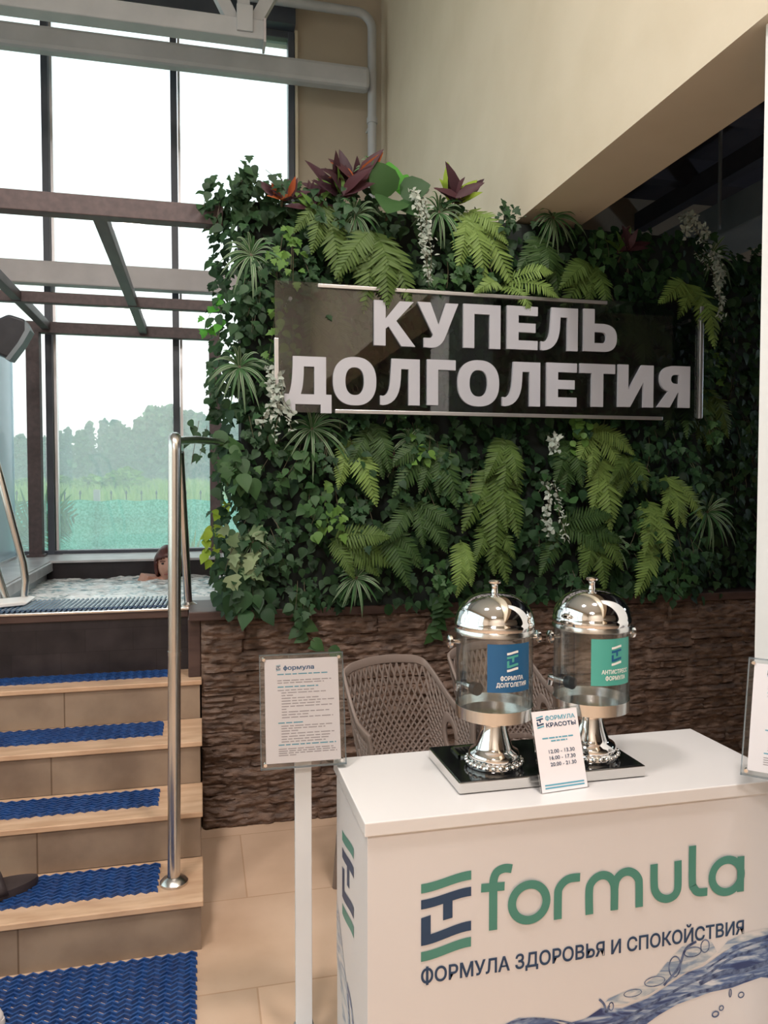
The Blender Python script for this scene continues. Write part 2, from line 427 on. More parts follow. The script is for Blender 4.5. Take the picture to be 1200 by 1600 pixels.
# unseen side glazing, added to let sky light in from the left
t = empty('fill_window', (-4.1, 2, .9), kind='structure')
f = MB()
for y in (-1.5, 0, 1.5, 3, 4.5, 6.05): f.box(-4.15, -4.05, y - .03, y + .03, .9, 5.0)
f.box(-4.15, -4.05, -1.5, 6.1, .9, .95).box(-4.15, -4.05, -1.5, 6.1, 4.95, 5.0)
f.build('window_frame', M['frame'], t, smooth=0)
for y in (-1.5, 0, 1.5, 3, 4.5): MB().box(-4.104, -4.096, y + .03, y + 1.47, .95, 4.95).build('window_pane', M['glass'], t, smooth=0)
struct('trim_1', MB().box(-4, .74, 6.04, 6.15, 5.03, 5.42), M['frame'], smooth=0)          # dark blind box above the window
struct('trim_2', MB().box(.745, .765, 6.12, 6.15, .955, 5.03), M['beige'], smooth=0)       # window reveal

# ---------------------------------------------------------------- steel under the roof
def rect_tube(mb, x0, x1, y, z0, z1, d): return mb.box(x0, x1, y - d / 2, y + d / 2, z0, z1)
o = rect_tube(MB(), -3.95, 1.285, 5.9, 4.515, 4.68, .12).build('steel_beam', M['whitesteel'], smooth=0, bevel=.03)
tag(o, 'long white steel beam crossing the window below the roof truss, ending at the pipe', 'beam')
o = rect_tube(MB(), -3.95, .74, 6.0, 2.928, 3.09, .1).build('steel_beam', M['greysteel'], smooth=0, bevel=.01)
tag(o, 'light grey steel beam crossing the window between the two brown pergola beams', 'beam')
pts = [(.2, 5.95, 5.135), (1.20, 5.95, 5.135)] + [(1.20 + .122 * math.sin(a), 5.95, 5.013 + .122 * math.cos(a)) for a in np.linspace(.2, PI / 2, 7)] + [(1.322, 5.95, 4.6), (1.322, 5.95, 1.0)]
pp = empty('drain_pipe', (1.322, 5.95, 1.0), 'white pipe bending down the beige wall corner beside the window', 'pipe')
MB().tube(pts, .034, 14).build('pipe_run', M['whitesteel'], pp)
for z in (4.3, 3.2): MB().tube([(1.322, 5.95, z), (1.322, 5.95, z + .04)], .042, 14).tube([(1.322, 5.95, z + .02), (1.322, 6.15, z + .02)], .01, 6).build('pipe_clamp', M['whitesteel'], pp)
tr = empty('roof_truss', (0, 5.0, 4.33), 'white steel roof truss with three struts meeting near its cut end', 'truss')
rect_tube(MB(), -3.95, .412, 5.0, 4.268, 4.388, .12).build('bottom_chord', M['whitesteel'], tr, smooth=0, bevel=.008)
rect_tube(MB(), -3.95, .9, 5.0, 5.3, 5.42, .12).build('top_chord', M['whitesteel'], tr, smooth=0, bevel=.008)
def strut(mb, a, b, w):
    a = Vector(a); b = Vector(b); t = (b - a).normalized(); s = Vector((0, 1, 0)); u = t.cross(s).normalized()
    vs = [p + u * i * w / 2 + s * j * w / 2 for p in (a, b) for i, j in ((-1, -1), (1, -1), (1, 1), (-1, 1))]
    return mb.add(vs, [(0, 1, 2, 3), (7, 6, 5, 4)] + [(i, i + 4, (i + 1) % 4 + 4, (i + 1) % 4) for i in range(4)])
for a, b in (((.22, 5, 4.38), (-.27, 5, 5.31)), ((.285, 5, 4.38), (.285, 5, 5.31)), ((.35, 5, 4.38), (.85, 5, 5.31)), ((-1.3, 5, 4.38), (-.30, 5, 5.31)), ((-1.4, 5, 4.38), (-2.3, 5, 5.31))):
    strut(MB(), a, b, .075).build('strut', M['whitesteel'], tr, smooth=0, fix=True)
MB().box(.24, .34, 4.925, 4.94, 4.30, 4.46).build('gusset_plate', M['whitesteel'], tr, smooth=0, bevel=.004)
MB().box(.405, .42, 4.93, 5.07, 4.25, 4.395).build('end_plate', M['greysteel'], tr, smooth=0)
# ventilation duct and rod in the dark hall
o = MB().box(3.42, 3.85, -2, 6.0, 3.17, 3.40).build('ventilation_duct', M['duct'], smooth=0, bevel=.01)
tag(o, 'grey rectangular ventilation duct under the dark ceiling at the upper right', 'duct')
o = MB().tube([(3.355, 4.5, 3.18), (3.355, 4.5, 4.01)], .012, 8).build('hanger_rod', M['duct'])
tag(o, 'thin hanger rod beside the grey ventilation duct', 'rod')

# ---------------------------------------------------------------- stone planter wall, ledge
def stone_wall(x0, x1, z0, z1, Y, nx, nz):
    r = random.Random(3); rows = []; z = z0
    while z < z1 - .01:
        h = r.choice([.038, .05, .055, .065]); h = min(h, z1 - z); row = []; x = x0 - r.random() * .3
        while x < x1:
            L = r.uniform(.14, .42); row.append((x, x + L, r.uniform(0, .024), r.uniform(-.05, .05), r.uniform(-.12, .12))); x += L
        rows.append((z, z + h, row)); z += h
    vs = []; fs = []
    for j in range(nz + 1):
        z = z0 + (z1 - z0) * j / nz
        row = next((q for q in rows if q[0] <= z < q[1] + 1e-9), rows[-1])
        for i in range(nx + 1):
            x = x0 + (x1 - x0) * i / nx
            st = next((s for s in row[2] if s[0] <= x < s[1]), row[2][-1])
            cx = (st[0] + st[1]) / 2; cz = (row[0] + row[1]) / 2
            d = st[2] + st[3] * (x - cx) * .6 + st[4] * (z - cz) * 1.2
            e = min(x - st[0], st[1] - x, (z - row[0]) * 1.2, (row[1] - z) * 1.2); d *= 1
            d += .012 * mnoise.fractal(Vector((x * 20, st[2] * 300, z * 60)), .8, 2.2, 5)
            d -= .009 * max(0, 1 - max(e, 0) / .006)
            edge = min(1, max(0, (x - x0) / .012))
            vs.append((x, Y - .006 - max(d, -.004) * edge, z))
    w = nx + 1
    for j in range(nz):
        for i in range(nx): fs.append((j * w + i, j * w + i + 1, (j + 1) * w + i + 1, (j + 1) * w + i))
    return MB().add(vs, fs)
mb = stone_wall(-.005, 3.3, 0, .912, 3.384, 330, 150)
mb.box(-.005, 3.3, 3.385, 3.55, 0, .912)
struct('wall_planter', mb, M['stone'], smooth=50)
struct('trim_3', MB().box(-.055, 3.3, 3.352, 3.70, .912, .951), M['ledge'], smooth=0, bevel=.004)
struct('trim_4', MB().box(-.06, -.006, 3.40, 3.58, .66, .912), M['ledge'], smooth=0, bevel=.004)

# ---------------------------------------------------------------- staircase
stairs = empty('staircase', (-.8, 2.48, 0), 'four tan tiled steps leading up to the hot pool', 'stairs')
SY = [2.483, 2.777, 3.047, 3.346]; RH = .165
for i, y in enumerate(SY):
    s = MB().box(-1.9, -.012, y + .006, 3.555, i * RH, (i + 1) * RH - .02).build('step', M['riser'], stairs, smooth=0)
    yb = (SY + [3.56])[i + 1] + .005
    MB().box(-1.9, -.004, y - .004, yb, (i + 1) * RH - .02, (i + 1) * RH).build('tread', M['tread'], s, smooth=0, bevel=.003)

# ---------------------------------------------------------------- hot pool
pool = empty('hot_pool', (-.3, 3.56, .66), 'raised hot pool in dark tiles behind the top step', 'pool')
MB().box(-1.9, .9, 3.56, 3.75, .3, .898).build('front_wall', M['mosaic'], pool, smooth=0)
MB().box(-1.9, -.06, 3.552, 3.76, .898, .930).build('rim_board', M['ledge'], pool, smooth=0, bevel=.003)
MB().box(-1.9, -.055, 3.545, 3.80, .930, .942).build('rim_edge', M['steel'], pool, smooth=0, bevel=.003)
MB().box(-.05, .9, 3.70, 3.86, .80, .945).build('rim_edge', M['rimstone'], pool, smooth=0, bevel=.003)
MB().box(-1.3, .95, 5.62, 5.80, .3, .955).build('back_wall', M['mosaic'], pool, smooth=0)
MB().box(-1.30, -1.03, 3.75, 5.7, .3, .93).build('side_wall', M['poolgrey'], pool, smooth=0)
MB().box(.9, 1.0, 3.55, 5.7, .3, .95).build('side_wall', M['mosaic'], pool, smooth=0)
MB().box(-1.3, .95, 3.75, 5.7, .25, .3).build('pool_floor', M['poolgrey'], pool, smooth=0)
MB().box(-1.75, -1.01, 3.77, 6.14, .945, .968).build('side_ledge', M['rimstone'], pool, smooth=0, bevel=.003)
MB().box(-1.01, -.99, 3.77, 5.62, .90, .962).build('side_lip', M['rimstone'], pool, smooth=0, bevel=.004)
MB().box(-1.01, .95, 5.60, 6.14, .955, .972).build('window_sill', M['rimstone'], pool, smooth=0, bevel=.003)

m = mat('pool_water', (.30, .46, .50), .06); tcn = N(m, 'ShaderNodeTexCoord')
mp = N(m, 'ShaderNodeMapping'); mp.inputs['Scale'].default_value = (7, 12, 1); lk(m, tcn.outputs['Object'], mp.inputs[0])
ns = N(m, 'ShaderNodeTexNoise'); ns.inputs['Scale'].default_value = 1.6; ns.inputs['Detail'].default_value = 7; ns.inputs['Distortion'].default_value = 1.2
lk(m, mp.outputs[0], ns.inputs['Vector'])
r = N(m, 'ShaderNodeValToRGB'); r.color_ramp.elements[0].position = .36; r.color_ramp.elements[1].position = .50
r.color_ramp.elements[0].color = (.22, .36, .40, 1); r.color_ramp.elements[1].color = (.95, .98, .98, 1)
lk(m, ns.outputs[0], r.inputs[0]); lk(m, r.outputs[0], bsdf(m).inputs['Base Color'])
r2 = N(m, 'ShaderNodeValToRGB'); r2.color_ramp.elements[0].position = .42; r2.color_ramp.elements[1].position = .62
r2.color_ramp.elements[0].color = (.05, .05, .05, 1); r2.color_ramp.elements[1].color = (.2, .2, .2, 1)
lk(m, ns.outputs[0], r2.inputs[0]); lk(m, r2.outputs[0], bsdf(m).inputs['Roughness'])
bp2 = N(m, 'ShaderNodeBump'); bp2.inputs['Strength'].default_value = .6; bp2.inputs['Distance'].default_value = .02
lk(m, ns.outputs[0], bp2.inputs['Height']); lk(m, bp2.outputs[0], bsdf(m).inputs['Normal'])
M['water'] = m
vs = []; fs = []; nx, ny = 120, 130
for j in range(ny + 1):
    for i in range(nx + 1):
        x = -1.03 + 1.93 * i / nx; y = 3.75 + 1.87 * j / ny
        q = Vector((x * 5, y * 8, 0)); h = mnoise.fractal(q, .8, 2.1, 4)
        vs.append((x, y, .842 + .018 * h + .012 * abs(mnoise.noise(Vector((x * 13, y * 17, 3))))))
for j in range(ny):
    for i in range(nx): fs.append((j * (nx + 1) + i, j * (nx + 1) + i + 1, (j + 1) * (nx + 1) + i + 1, (j + 1) * (nx + 1) + i))
o = MB().add(vs, fs).build('pool_water', M['water'], smooth=180)
tag(o, 'bubbling white water in the hot pool', 'water', kind='stuff')

# ---------------------------------------------------------------- blue zigzag mats
def zigzag_mat(name, x0, x1, y0, y1, z, label, pitch=.021, half=.018, group=None):
    root = empty(name, ((x0 + x1) / 2, (y0 + y1) / 2, z), label, 'mat', group)
    w = .0034; h = .011; amp = .0068; mb = MB(); rows = int((y1 - y0) / pitch); n = int((x1 - x0) / half)
    for k in range(rows):
        yc = y0 + pitch * (k + .5); vs = []; off = (k % 2) * .004
        for i in range(n + 1):
            x = x1 - i * half - off; y = yc + (amp if i % 2 else -amp)
            vs += [(x, y - w, z), (x, y + w, z), (x, y + w, z + h), (x, y - w, z + h)]
        fs = [(0, 1, 2, 3), (n * 4 + 3, n * 4 + 2, n * 4 + 1, n * 4)]
        for i in range(n):
            a = i * 4; b = a + 4
            fs += [(a + j, b + j, b + (j + 1) % 4, a + (j + 1) % 4) for j in range(4)]
        mb.add(vs, fs)
    mb.build('zigzag_grid', M['blue'], root, smooth=0, fix=True)
    rb = MB()
    for i in range(1, n, 4): rb.box(x1 - i * half - .003, x1 - i * half + .003, y0 + .008, y1 - .008, z, z + .004)
    rb.build('cross_ribs', M['blue'], root, smooth=0)
    return root
ordn = ['lowest', 'second', 'third', 'top']
for i, (y0, y1, x1) in enumerate([(2.562, 2.752, -.148), (2.858, 3.026, -.160), (3.146, 3.328, -.157), (3.430, 3.552, -.148)]):
    zigzag_mat('stair_mat', -1.3, x1, y0, y1, RH * (i + 1), 'blue zigzag rubber mat lying on the %s step' % ordn[i], group='blue stair mats')
zigzag_mat('floor_mat', -1.5, -.024, 1.15, 2.478, 0, 'large blue zigzag rubber mat on the floor in front of the stairs')
# ribbed mat on the pool rim
rm = empty('rim_mat', (-.5, 3.7, .942), 'pale blue ribbed mat lying along the front rim of the pool', 'mat')
mb = MB()
for k in range(34):
    x = -.165 - k * .021; mb.tube([(x, 3.572, .949), (x + .012, 3.80, .949), (x + .016, 3.86, .949)], .0068, 6)
M['ribblue'] = noisy('pale_blue_rubber', (.07, .13, .21), (.10, .17, .26), 20, .22)
mb.build('ribs', M['ribblue'], rm)
mb = MB()
for y in (3.60, 3.70, 3.79): mb.box(-.87, -.155, y, y + .012, .942, .947)
mb.build('cross_ribs', M['blue'], rm, smooth=0)

# ---------------------------------------------------------------- pergola over the pool
pg = empty('pergola', (-.5, 4.7, .968), 'brown steel pergola frame over the pool with beams and two rafters', 'pergola')
MB().box(-2.2, .10, 3.34, 3.41, 2.585, 2.665).build('beam', M['perg'], pg, smooth=0, bevel=.003)
MB().box(-2.2, .15, 5.07, 5.13, 2.60, 2.665).build('beam', M['perg'], pg, smooth=0, bevel=.003)
MB().box(-2.2, .15, 5.99, 6.06, 2.585, 2.665).build('beam', M['perg'], pg, smooth=0, bevel=.003)
for x in (-.405, -1.075): MB().box(x - .028, x + .028, 3.41, 5.99, 2.605, 2.660).build('rafter', M['perg'], pg, smooth=0, bevel=.003)
for x in (-1.165, .112):
    p = MB().box(x - .045, x + .045, 5.96, 6.05, .972, 2.585).build('post', M['perg'], pg, smooth=0, bevel=.003)
    MB().box(x - .06, x + .06, 5.945, 6.06, .970, .985).build('post_base', M['perg'], p, smooth=0)
# loudspeaker hung under the left rafter
sp = empty('loudspeaker', (-.93, 4.0, 2.3), 'black wedge loudspeaker hanging from the pergola at the left edge', 'speaker')
poly = [(-1.015, 2.21), (-.985, 2.30), (-.90, 2.345), (-.82, 2.32), (-.80, 2.26), (-.84, 2.19), (-.905, 2.10), (-.985, 2.135)]
def tilt(x, y, z): return (x, y + (z - 2.2) * -.15, z)
poly = [(x * .9 - .07, (z - 2.22) * .85 + 2.195) for x, z in poly]
MB().prism(poly, 3.99, 4.09, tilt).build('cabinet', M['blackplastic'], sp, smooth=30, bevel=.012, fix=True)
g2 = [(-.82, 2.315), (-.795, 2.262), (-.835, 2.188), (-.902, 2.095), (-.925, 2.10), (-.86, 2.19), (-.822, 2.26)]
g2 = [(x * .9 - .07, (z - 2.22) * .85 + 2.195) for x, z in g2]
MB().prism(g2, 3.988, 4.085, tilt).build('grille', M['duct'], sp, smooth=30, fix=True)
MB().tube([(-1.0, 4.03, 2.27), (-1.05, 4.05, 2.33), (-1.07, 4.06, 2.40)], .035, 10).tube([(-1.07, 4.06, 2.36), (-1.075, 4.06, 2.612)], .012, 8).build('bracket', M['blackplastic'], sp)
MB().tube([(-1.03, 4.04, 2.36), (-.99, 4.04, 2.43), (-1.03, 4.05, 2.50), (-1.07, 4.05, 2.60)], .004, 6).build('cable', M['blackplastic'], sp)

# fogged glass screen at the left of the pool
gp = empty('glass_screen', (-1.29, 4.9, .968), 'tall fogged glass screen at the left edge beside the brown post', 'screen')
MB().box(-1.294, -1.284, 3.95, 5.88, .985, 2.42).build('screen_pane', M['fog'], gp, smooth=0)
MB().box(-1.305, -1.273, 3.95, 5.88, .968, .985).build('screen_rail', M['alu'], gp, smooth=0)
MB().box(-1.300, -1.278, 5.87, 5.885, .968, 2.42).build('screen_edge', M['fog'], gp, smooth=0)

# ---------------------------------------------------------------- handrails
def arc(c, u, v, r, a0, a1, n=7):
    c = Vector(c); u = Vector(u); v = Vector(v)
    return [tuple(c + u * r * math.cos(a) + v * r * math.sin(a)) for a in np.linspace(a0, a1, n)]
hr = empty('handrail', (-.099, 2.612, .165), 'tall polished steel handrail from the lowest step to the pool rim', 'handrail')
pts = [(-.099, 2.612, .165), (-.083, 2.62, 1.60)] + arc((-.083, 2.66, 1.61), (0, -1, 0), (0, 0, 1), .04, .3, PI / 2) + [(-.085, 3.40, 1.652)] + arc((-.087, 3.42, 1.61), (0, 0, 1), (0, 1, 0), .04, .3, PI / 2) + [(-.060, 3.595, .945)]
MB().tube(pts[:9], .021, 18).build('front_post', M['steel'], hr)
MB().tube(pts[8:], .018, 18).build('rear_post', M['steel'], hr)
MB().lathe([(.0, .0), (.046, .0), (.046, .008), (.036, .018), (.022, .024)], (-.099, 2.612, .1655), 28).build('floor_flange', M['steel'], hr)
MB().lathe([(.0, .0), (.04, .0), (.04, .008), (.02, .02)], (-.060, 3.595, .942), 24).build('floor_flange', M['steel'], hr)
MB().tube([(-.083, 2.63, 1.64), (-.02, 3.00, 1.665), (.16, 3.40, 1.672)], .0145, 14).build('side_bar', M['steel'], hr)
MB().tube([(-.0905, 2.6163, .93), (-.0903, 2.6164, .945)], .0222, 18).build('joint_sleeve', M['steel'], hr)
pr = empty('grab_rail', (-.80, 3.83, .955), 'curved steel grab rail at the left front corner of the pool', 'handrail')
MB().tube([(-.803, 3.83, .952), (-.794, 3.83, 1.05), (-.803, 3.83, 1.131), (-.844, 3.83, 1.309), (-.894, 3.83, 1.53), (-.95, 3.86, 1.74), (-1.02, 3.90, 1.80), (-1.12, 3.95, 1.78)], .0165, 14).build('rail_tube', M['steel'], pr)
MB().tube([(-.875, 3.83, .952), (-.915, 3.83, 1.10), (-.98, 3.86, 1.40), (-1.06, 3.90, 1.70), (-1.12, 3.95, 1.78)], .0165, 14).build('rail_tube', M['steel'], pr)
o = MB().prism([(-.99, .0), (-.765, .0), (-.755, .010), (-.775, .018), (-.99, .018)], 0, .19, lambda x, y, z: (x, 3.60 + y + (x + .9) * .55, .957 + z)).build('foam_board', M['whiteprint'], smooth=30, bevel=.004, fix=True)
tag(o, 'flat white foam board lying on the rim mat below the curved grab rail', 'board')

# ---------------------------------------------------------------- footwear
fl = empty('slide_sandal', (-.6, 2.66, .174), 'dark slide sandal lying on the mat of the lowest step', 'sandal')
def sole(L, W, h, x0, y0, z0, ang, n=28, heel=.8):
    top = []
    for i in range(n):
        a = 2 * PI * i / n; x = L / 2 * math.cos(a); w = W / 2 * (heel + (1 - heel) * (x / L + .5)) * math.sin(a)
        y = w * (1 - .15 * math.cos(2 * a)); c, s = math.cos(ang), math.sin(ang)
        top.append((x0 + x * c - y * s, y0 + x * s + y * c))
    vs = [(x, y, z0) for x, y in top] + [(x0 + (x - x0) * 1.02, y0 + (y - y0) * 1.02, z0 + h * .5) for x, y in top] + [(x, y, z0 + h) for x, y in top]
    fs = [tuple(range(n))[::-1], tuple(range(2 * n, 3 * n))] + [(k * n + i, k * n + (i + 1) % n, (k + 1) * n + (i + 1) % n, (k + 1) * n + i) for k in range(2) for i in range(n)]
    return MB().add(vs, fs)
AN = .42
sole(.27, .10, .026, -.662, 2.650, .174, AN).build('sole', M['rubber'], fl, fix=True)
def strap(x0, y0, z0, ang, w, hgt, length, rr=.0):
    vs = []; n = 10; c, s = math.cos(ang), math.sin(ang)
    for i in range(n + 1):
        a = PI * i / n
        for k in range(5):
            lx = length * (k / 4 - .5) * (1 - .25 * math.sin(a)); ly = w / 2 * math.cos(a); lz = hgt * math.sin(a)
            vs.append((x0 + lx * c - ly * s, y0 + lx * s + ly * c, z0 + lz))
    fs = [(i * 5 + k, i * 5 + k + 1, (i + 1) * 5 + k + 1, (i + 1) * 5 + k) for i in range(n) for k in range(4)]
    return MB().add(vs, fs)
o = strap(-.672, 2.645, .19, AN, .108, .052, .09).build('strap', M['rubber'], fl); md = o.modifiers.new('solid', 'SOLIDIFY'); md.thickness = .004
o = strap(-.684, 2.640, .193, AN, .106, .053, .02).build('strap_patch', M['blueprint'], fl); md = o.modifiers.new('solid', 'SOLIDIFY'); md.thickness = .003
sh = empty('white_shoe', (-.69, 2.16, .012), 'toe of a white shoe on the blue floor mat at the lower left', 'shoe')
sole(.27, .095, .022, -.672, 2.255, .010, -.1).build('sole', M['shoe'], sh, fix=True)
def shoe_upper(x0, y0, z0, ang, secs, ring=14):
    vs = []; c, s_ = math.cos(ang), math.sin(ang)
    for lx, w, h in secs:
        for i in range(ring):
            a = PI * i / (ring - 1); ly = w * math.cos(a); lz = h * max(0.0, math.sin(a)) ** .75
            vs.append((x0 + lx * c - ly * s_, y0 + lx * s_ + ly * c, z0 + lz))
    k = len(secs)
    fs = [(i * ring + j, i * ring + j + 1, (i + 1) * ring + j + 1, (i + 1) * ring + j) for i in range(k - 1) for j in range(ring - 1)]
    return MB().add(vs, fs + [tuple(range(ring)), tuple(range((k - 1) * ring, k * ring))])
SX, SYY, SA = -.672, 2.255, -.1
shoe_upper(SX, SYY, .030, SA, [(-.13, .012, .045), (-.122, .030, .066), (-.09, .038, .078), (-.05, .038, .080), (-.01, .040, .066), (.03, .043, .052)]).build('upper', M['shoe'], sh, smooth=60)
shoe_upper(SX, SYY, .030, SA, [(.03, .043, .0525), (.06, .045, .042), (.09, .041, .034), (.115, .030, .026), (.128, .015, .016), (.132, .003, .006)]).build('toe_cap', M['shoe'], sh, smooth=60)
mb = MB()
for k in range(4):
    lx = -.035 + k * .017; h = .082 - .007 * k
    P_ = [(SX + lx * math.cos(SA) - q * .016 * math.sin(SA), SYY + lx * math.sin(SA) + q * .016 * math.cos(SA), .028 + h - .004 * q * q) for q in (-1, 0, 1)]
    mb.tube(P_, .003, 6)
mb.build('laces', M['whiteprint'], sh)
mb = MB().lathe([(0, 0), (.028, 0)], (0, 0, 0), 20); mb.v = [(SX - .085 + x * 1.2, SYY + .008 + y * .8, .1095 + z) for x, y, z in mb.v]
mb.build('opening', M['rubber'], sh, smooth=0)

# ================================================================ bather
def skin_body():
    bm = bmesh.new()
    def V(*p): return bm.verts.new(p)
    J = {}
    def chain(names):
        for a, b in zip(names[:-1], names[1:]): bm.edges.new((J[a], J[b]))
    P = {'pelvis': (-.265, 5.44, .50), 'belly': (-.265, 5.445, .62), 'chest': (-.265, 5.45, .76), 'neck0': (-.265, 5.445, .845), 'neck1': (-.265, 5.44, .90),
         'shL': (-.345, 5.45, .862), 'shL2': (-.405, 5.43, .880), 'elL': (-.47, 5.34, .70), 'wrL': (-.43, 5.16, .66), 'haL': (-.42, 5.10, .65),
         'shR': (-.185, 5.45, .835), 'shR2': (-.125, 5.44, .830), 'elR': (-.06, 5.34, .69), 'wrR': (-.10, 5.16, .66), 'haR': (-.11, 5.10, .65),
         'hipL': (-.35, 5.40, .47), 'knL': (-.37, 5.02, .52), 'anL': (-.37, 4.98, .37), 'toL': (-.37, 4.87, .335),
         'hipR': (-.18, 5.40, .47), 'knR': (-.17, 5.02, .52), 'anR': (-.17, 4.98, .37), 'toR': (-.17, 4.87, .335)}
    R = {'pelvis': .13, 'belly': .115, 'chest': .115, 'neck0': .06, 'neck1': .046, 'shL': .055, 'shL2': .05, 'elL': .036, 'wrL': .024, 'haL': .03,
         'shR': .055, 'shR2': .05, 'elR': .036, 'wrR': .024, 'haR': .03, 'hipL': .085, 'knL': .058, 'anL': .04, 'toL': .03, 'hipR': .085, 'knR': .058, 'anR': .04, 'toR': .03}
    for s, hx in (('L', -.42), ('R', -.11)):
        for k, (dx, L) in enumerate(((-.03, .055), (-.012, .07), (.008, .075), (.027, .065))):
            P['f%s%da' % (s, k)] = (hx + dx, 5.06, .648); P['f%s%db' % (s, k)] = (hx + dx * 1.15, 5.06 - L * .6, .636); P['f%s%dc' % (s, k)] = (hx + dx * 1.2, 5.06 - L, .612)
            for q in 'abc': R['f%s%d%s' % (s, k, q)] = .009
        d = .045 if s == 'L' else -.045
        P['t%sa' % s] = (hx + d * .7, 5.11, .645); P['t%sb' % s] = (hx + d * 1.1, 5.07, .63); R['t%sa' % s] = .012; R['t%sb' % s] = .009
    for k, p in P.items(): J[k] = V(*p)
    chain(['pelvis', 'belly', 'chest', 'neck0', 'neck1'])
    for s in 'LR':
        chain(['chest', 'sh' + s, 'sh' + s + '2', 'el' + s, 'wr' + s, 'ha' + s]); chain(['pelvis', 'hip' + s, 'kn' + s, 'an' + s, 'to' + s])
        for k in range(4): chain(['ha' + s, 'f%s%da' % (s, k), 'f%s%db' % (s, k), 'f%s%dc' % (s, k)])
        chain(['ha' + s, 't%sa' % s, 't%sb' % s])
    bm.verts.index_update(); names = list(P)
    me = bpy.data.meshes.new('tmp'); bm.to_mesh(me); bm.free()
    o = bpy.data.objects.new('tmp', me); COL.objects.link(o)
    o.modifiers.new('skin', 'SKIN'); lay = me.skin_vertices[0].data
    for i, k in enumerate(names): lay[i].radius = (R[k], R[k] * (.8 if k in ('pelvis', 'belly', 'chest') else 1)); lay[i].use_root = (k == 'pelvis')
    # head: sculpted ellipsoid joined by voxel remesh
    hm = bmesh.new(); bmesh.ops.create_icosphere(hm, subdivisions=5, radius=1)
    C = Vector((-.262, 5.43, .985))
    for v in hm.verts:
        c = v.co.copy(); x, y, z = c.x * .074, c.y * .092, c.z * .112
        if z < 0: k = 1 - .32 * (z / -.112) ** 1.6; x *= k; y = y * (1 - .12 * (z / -.112))
        if c.y < 0:
            f = -c.y
            y -= .024 * math.exp(-((x / .012) ** 2 + ((z + .018) / .022) ** 2)) * f           # nose
            y -= .010 * math.exp(-((x / .010) ** 2 + ((z - .008) / .026) ** 2)) * f
            for s in (-1, 1): y += .013 * math.exp(-(((x - s * .032) / .017) ** 2 + ((z - .016) / .012) ** 2)) * f  # eye sockets
            y -= .007 * math.exp(-((x / .022) ** 2 + ((z + .057) / .008) ** 2)) * f           # lips
            y -= .010 * math.exp(-((x / .022) ** 2 + ((z + .092) / .018) ** 2)) * f           # chin
        v.co = C + Vector((x, y, z))
    hme = bpy.data.meshes.new('tmph'); hm.to_mesh(hme); hm.free()
    dg = bpy.context.evaluated_depsgraph_get(); dg.update()
    bme = bpy.data.meshes.new_from_object(o.evaluated_get(dg)); bpy.data.objects.remove(o)
    mb = MB()
    for q in (bme, hme): mb.add([tuple(v.co) for v in q.vertices], [list(p.vertices) for p in q.polygons])
    for s in (-1, 1): mb.ico((-.262 + s * .074, 5.445, .985), .022, 2, (.35, .6, 1))
    return mb
PDX, PDZ = .04, -.042
pers = empty('person', (-.265, 5.44, .5), 'person with short auburn hair bathing up to the neck in the pool', 'person')
bo = skin_body().build('body', M['skin'], pers, smooth=180)
rmm = bo.modifiers.new('remesh', 'REMESH'); rmm.mode = 'VOXEL'; rmm.voxel_size = .006; rmm.use_smooth_shade = True
hb = bmesh.new(); bmesh.ops.create_icosphere(hb, subdivisions=4, radius=1)
mb = MB(); keep = {}
for v in hb.verts:
    c = v.co; k = 1 + .05 * mnoise.noise(Vector((c.x * 9, c.y * 9, c.z * 2.5)))
    p = (-.262 + c.x * .088 * k, 5.44 + c.y * .102 * k, .998 + c.z * .118 * k - (.02 if c.z < -.2 else 0))
    keep[v.index] = p
fs = []
for f in hb.faces:
    c = f.calc_center_median()
    face = c.y < -.25 and c.z < .42 - .25 * abs(c.x) and abs(c.x) < .80     # leave the face open below the fringe
    if not face and c.z > -.62: fs.append([v.index for v in f.verts])
hb.free()
mb.add([keep[i] for i in range(len(keep))], fs)
ho = mb.build('hair', M['hair'], pers, smooth=180); md = ho.modifiers.new('solid', 'SOLIDIFY'); md.thickness = .012; md.offset = 0
for s in (-1, 1):
    MB().ico((-.262 + s * .031, 5.356, 1.001), .011, 2, (1.1, .6, .65)).build('eye', M['eye'], pers)
    MB().tube([(-.262 + s * .015, 5.345, 1.018), (-.262 + s * .032, 5.343, 1.022), (-.262 + s * .05, 5.353, 1.017)], .003, 6).build('eyebrow', M['hair'], pers)
MB().tube([(-.285, 5.347, .928), (-.262, 5.337, .930), (-.239, 5.347, .928)], [.003, .006, .003], 8).build('lips', M['lip'], pers)
mb = MB().lathe([(.145, .58), (.148, .70), (.14, .80), (.12, .835)], (0, 0, 0), 28)
mb.v = [(-.265 + x * 1.02, 5.448 + y * .82, z) for x, y, z in mb.v]
mb.build('swimsuit', M['swim'], pers, smooth=180)

pers.location.x += PDX; pers.location.z += PDZ

# ================================================================ plant wall
pw = empty('plant_wall_panel', (1.6, 3.45, .951), 'dark upright backing panel that carries the plant wall', 'panel')
MB().box(.17, 2.42, 3.36, 3.60, .951, 2.70).build('backing', M['felt'], pw, smooth=0)
MB().box(2.42, 3.3, 3.52, 3.66, .951, 2.66).build('backing', M['felt'], pw, smooth=0)

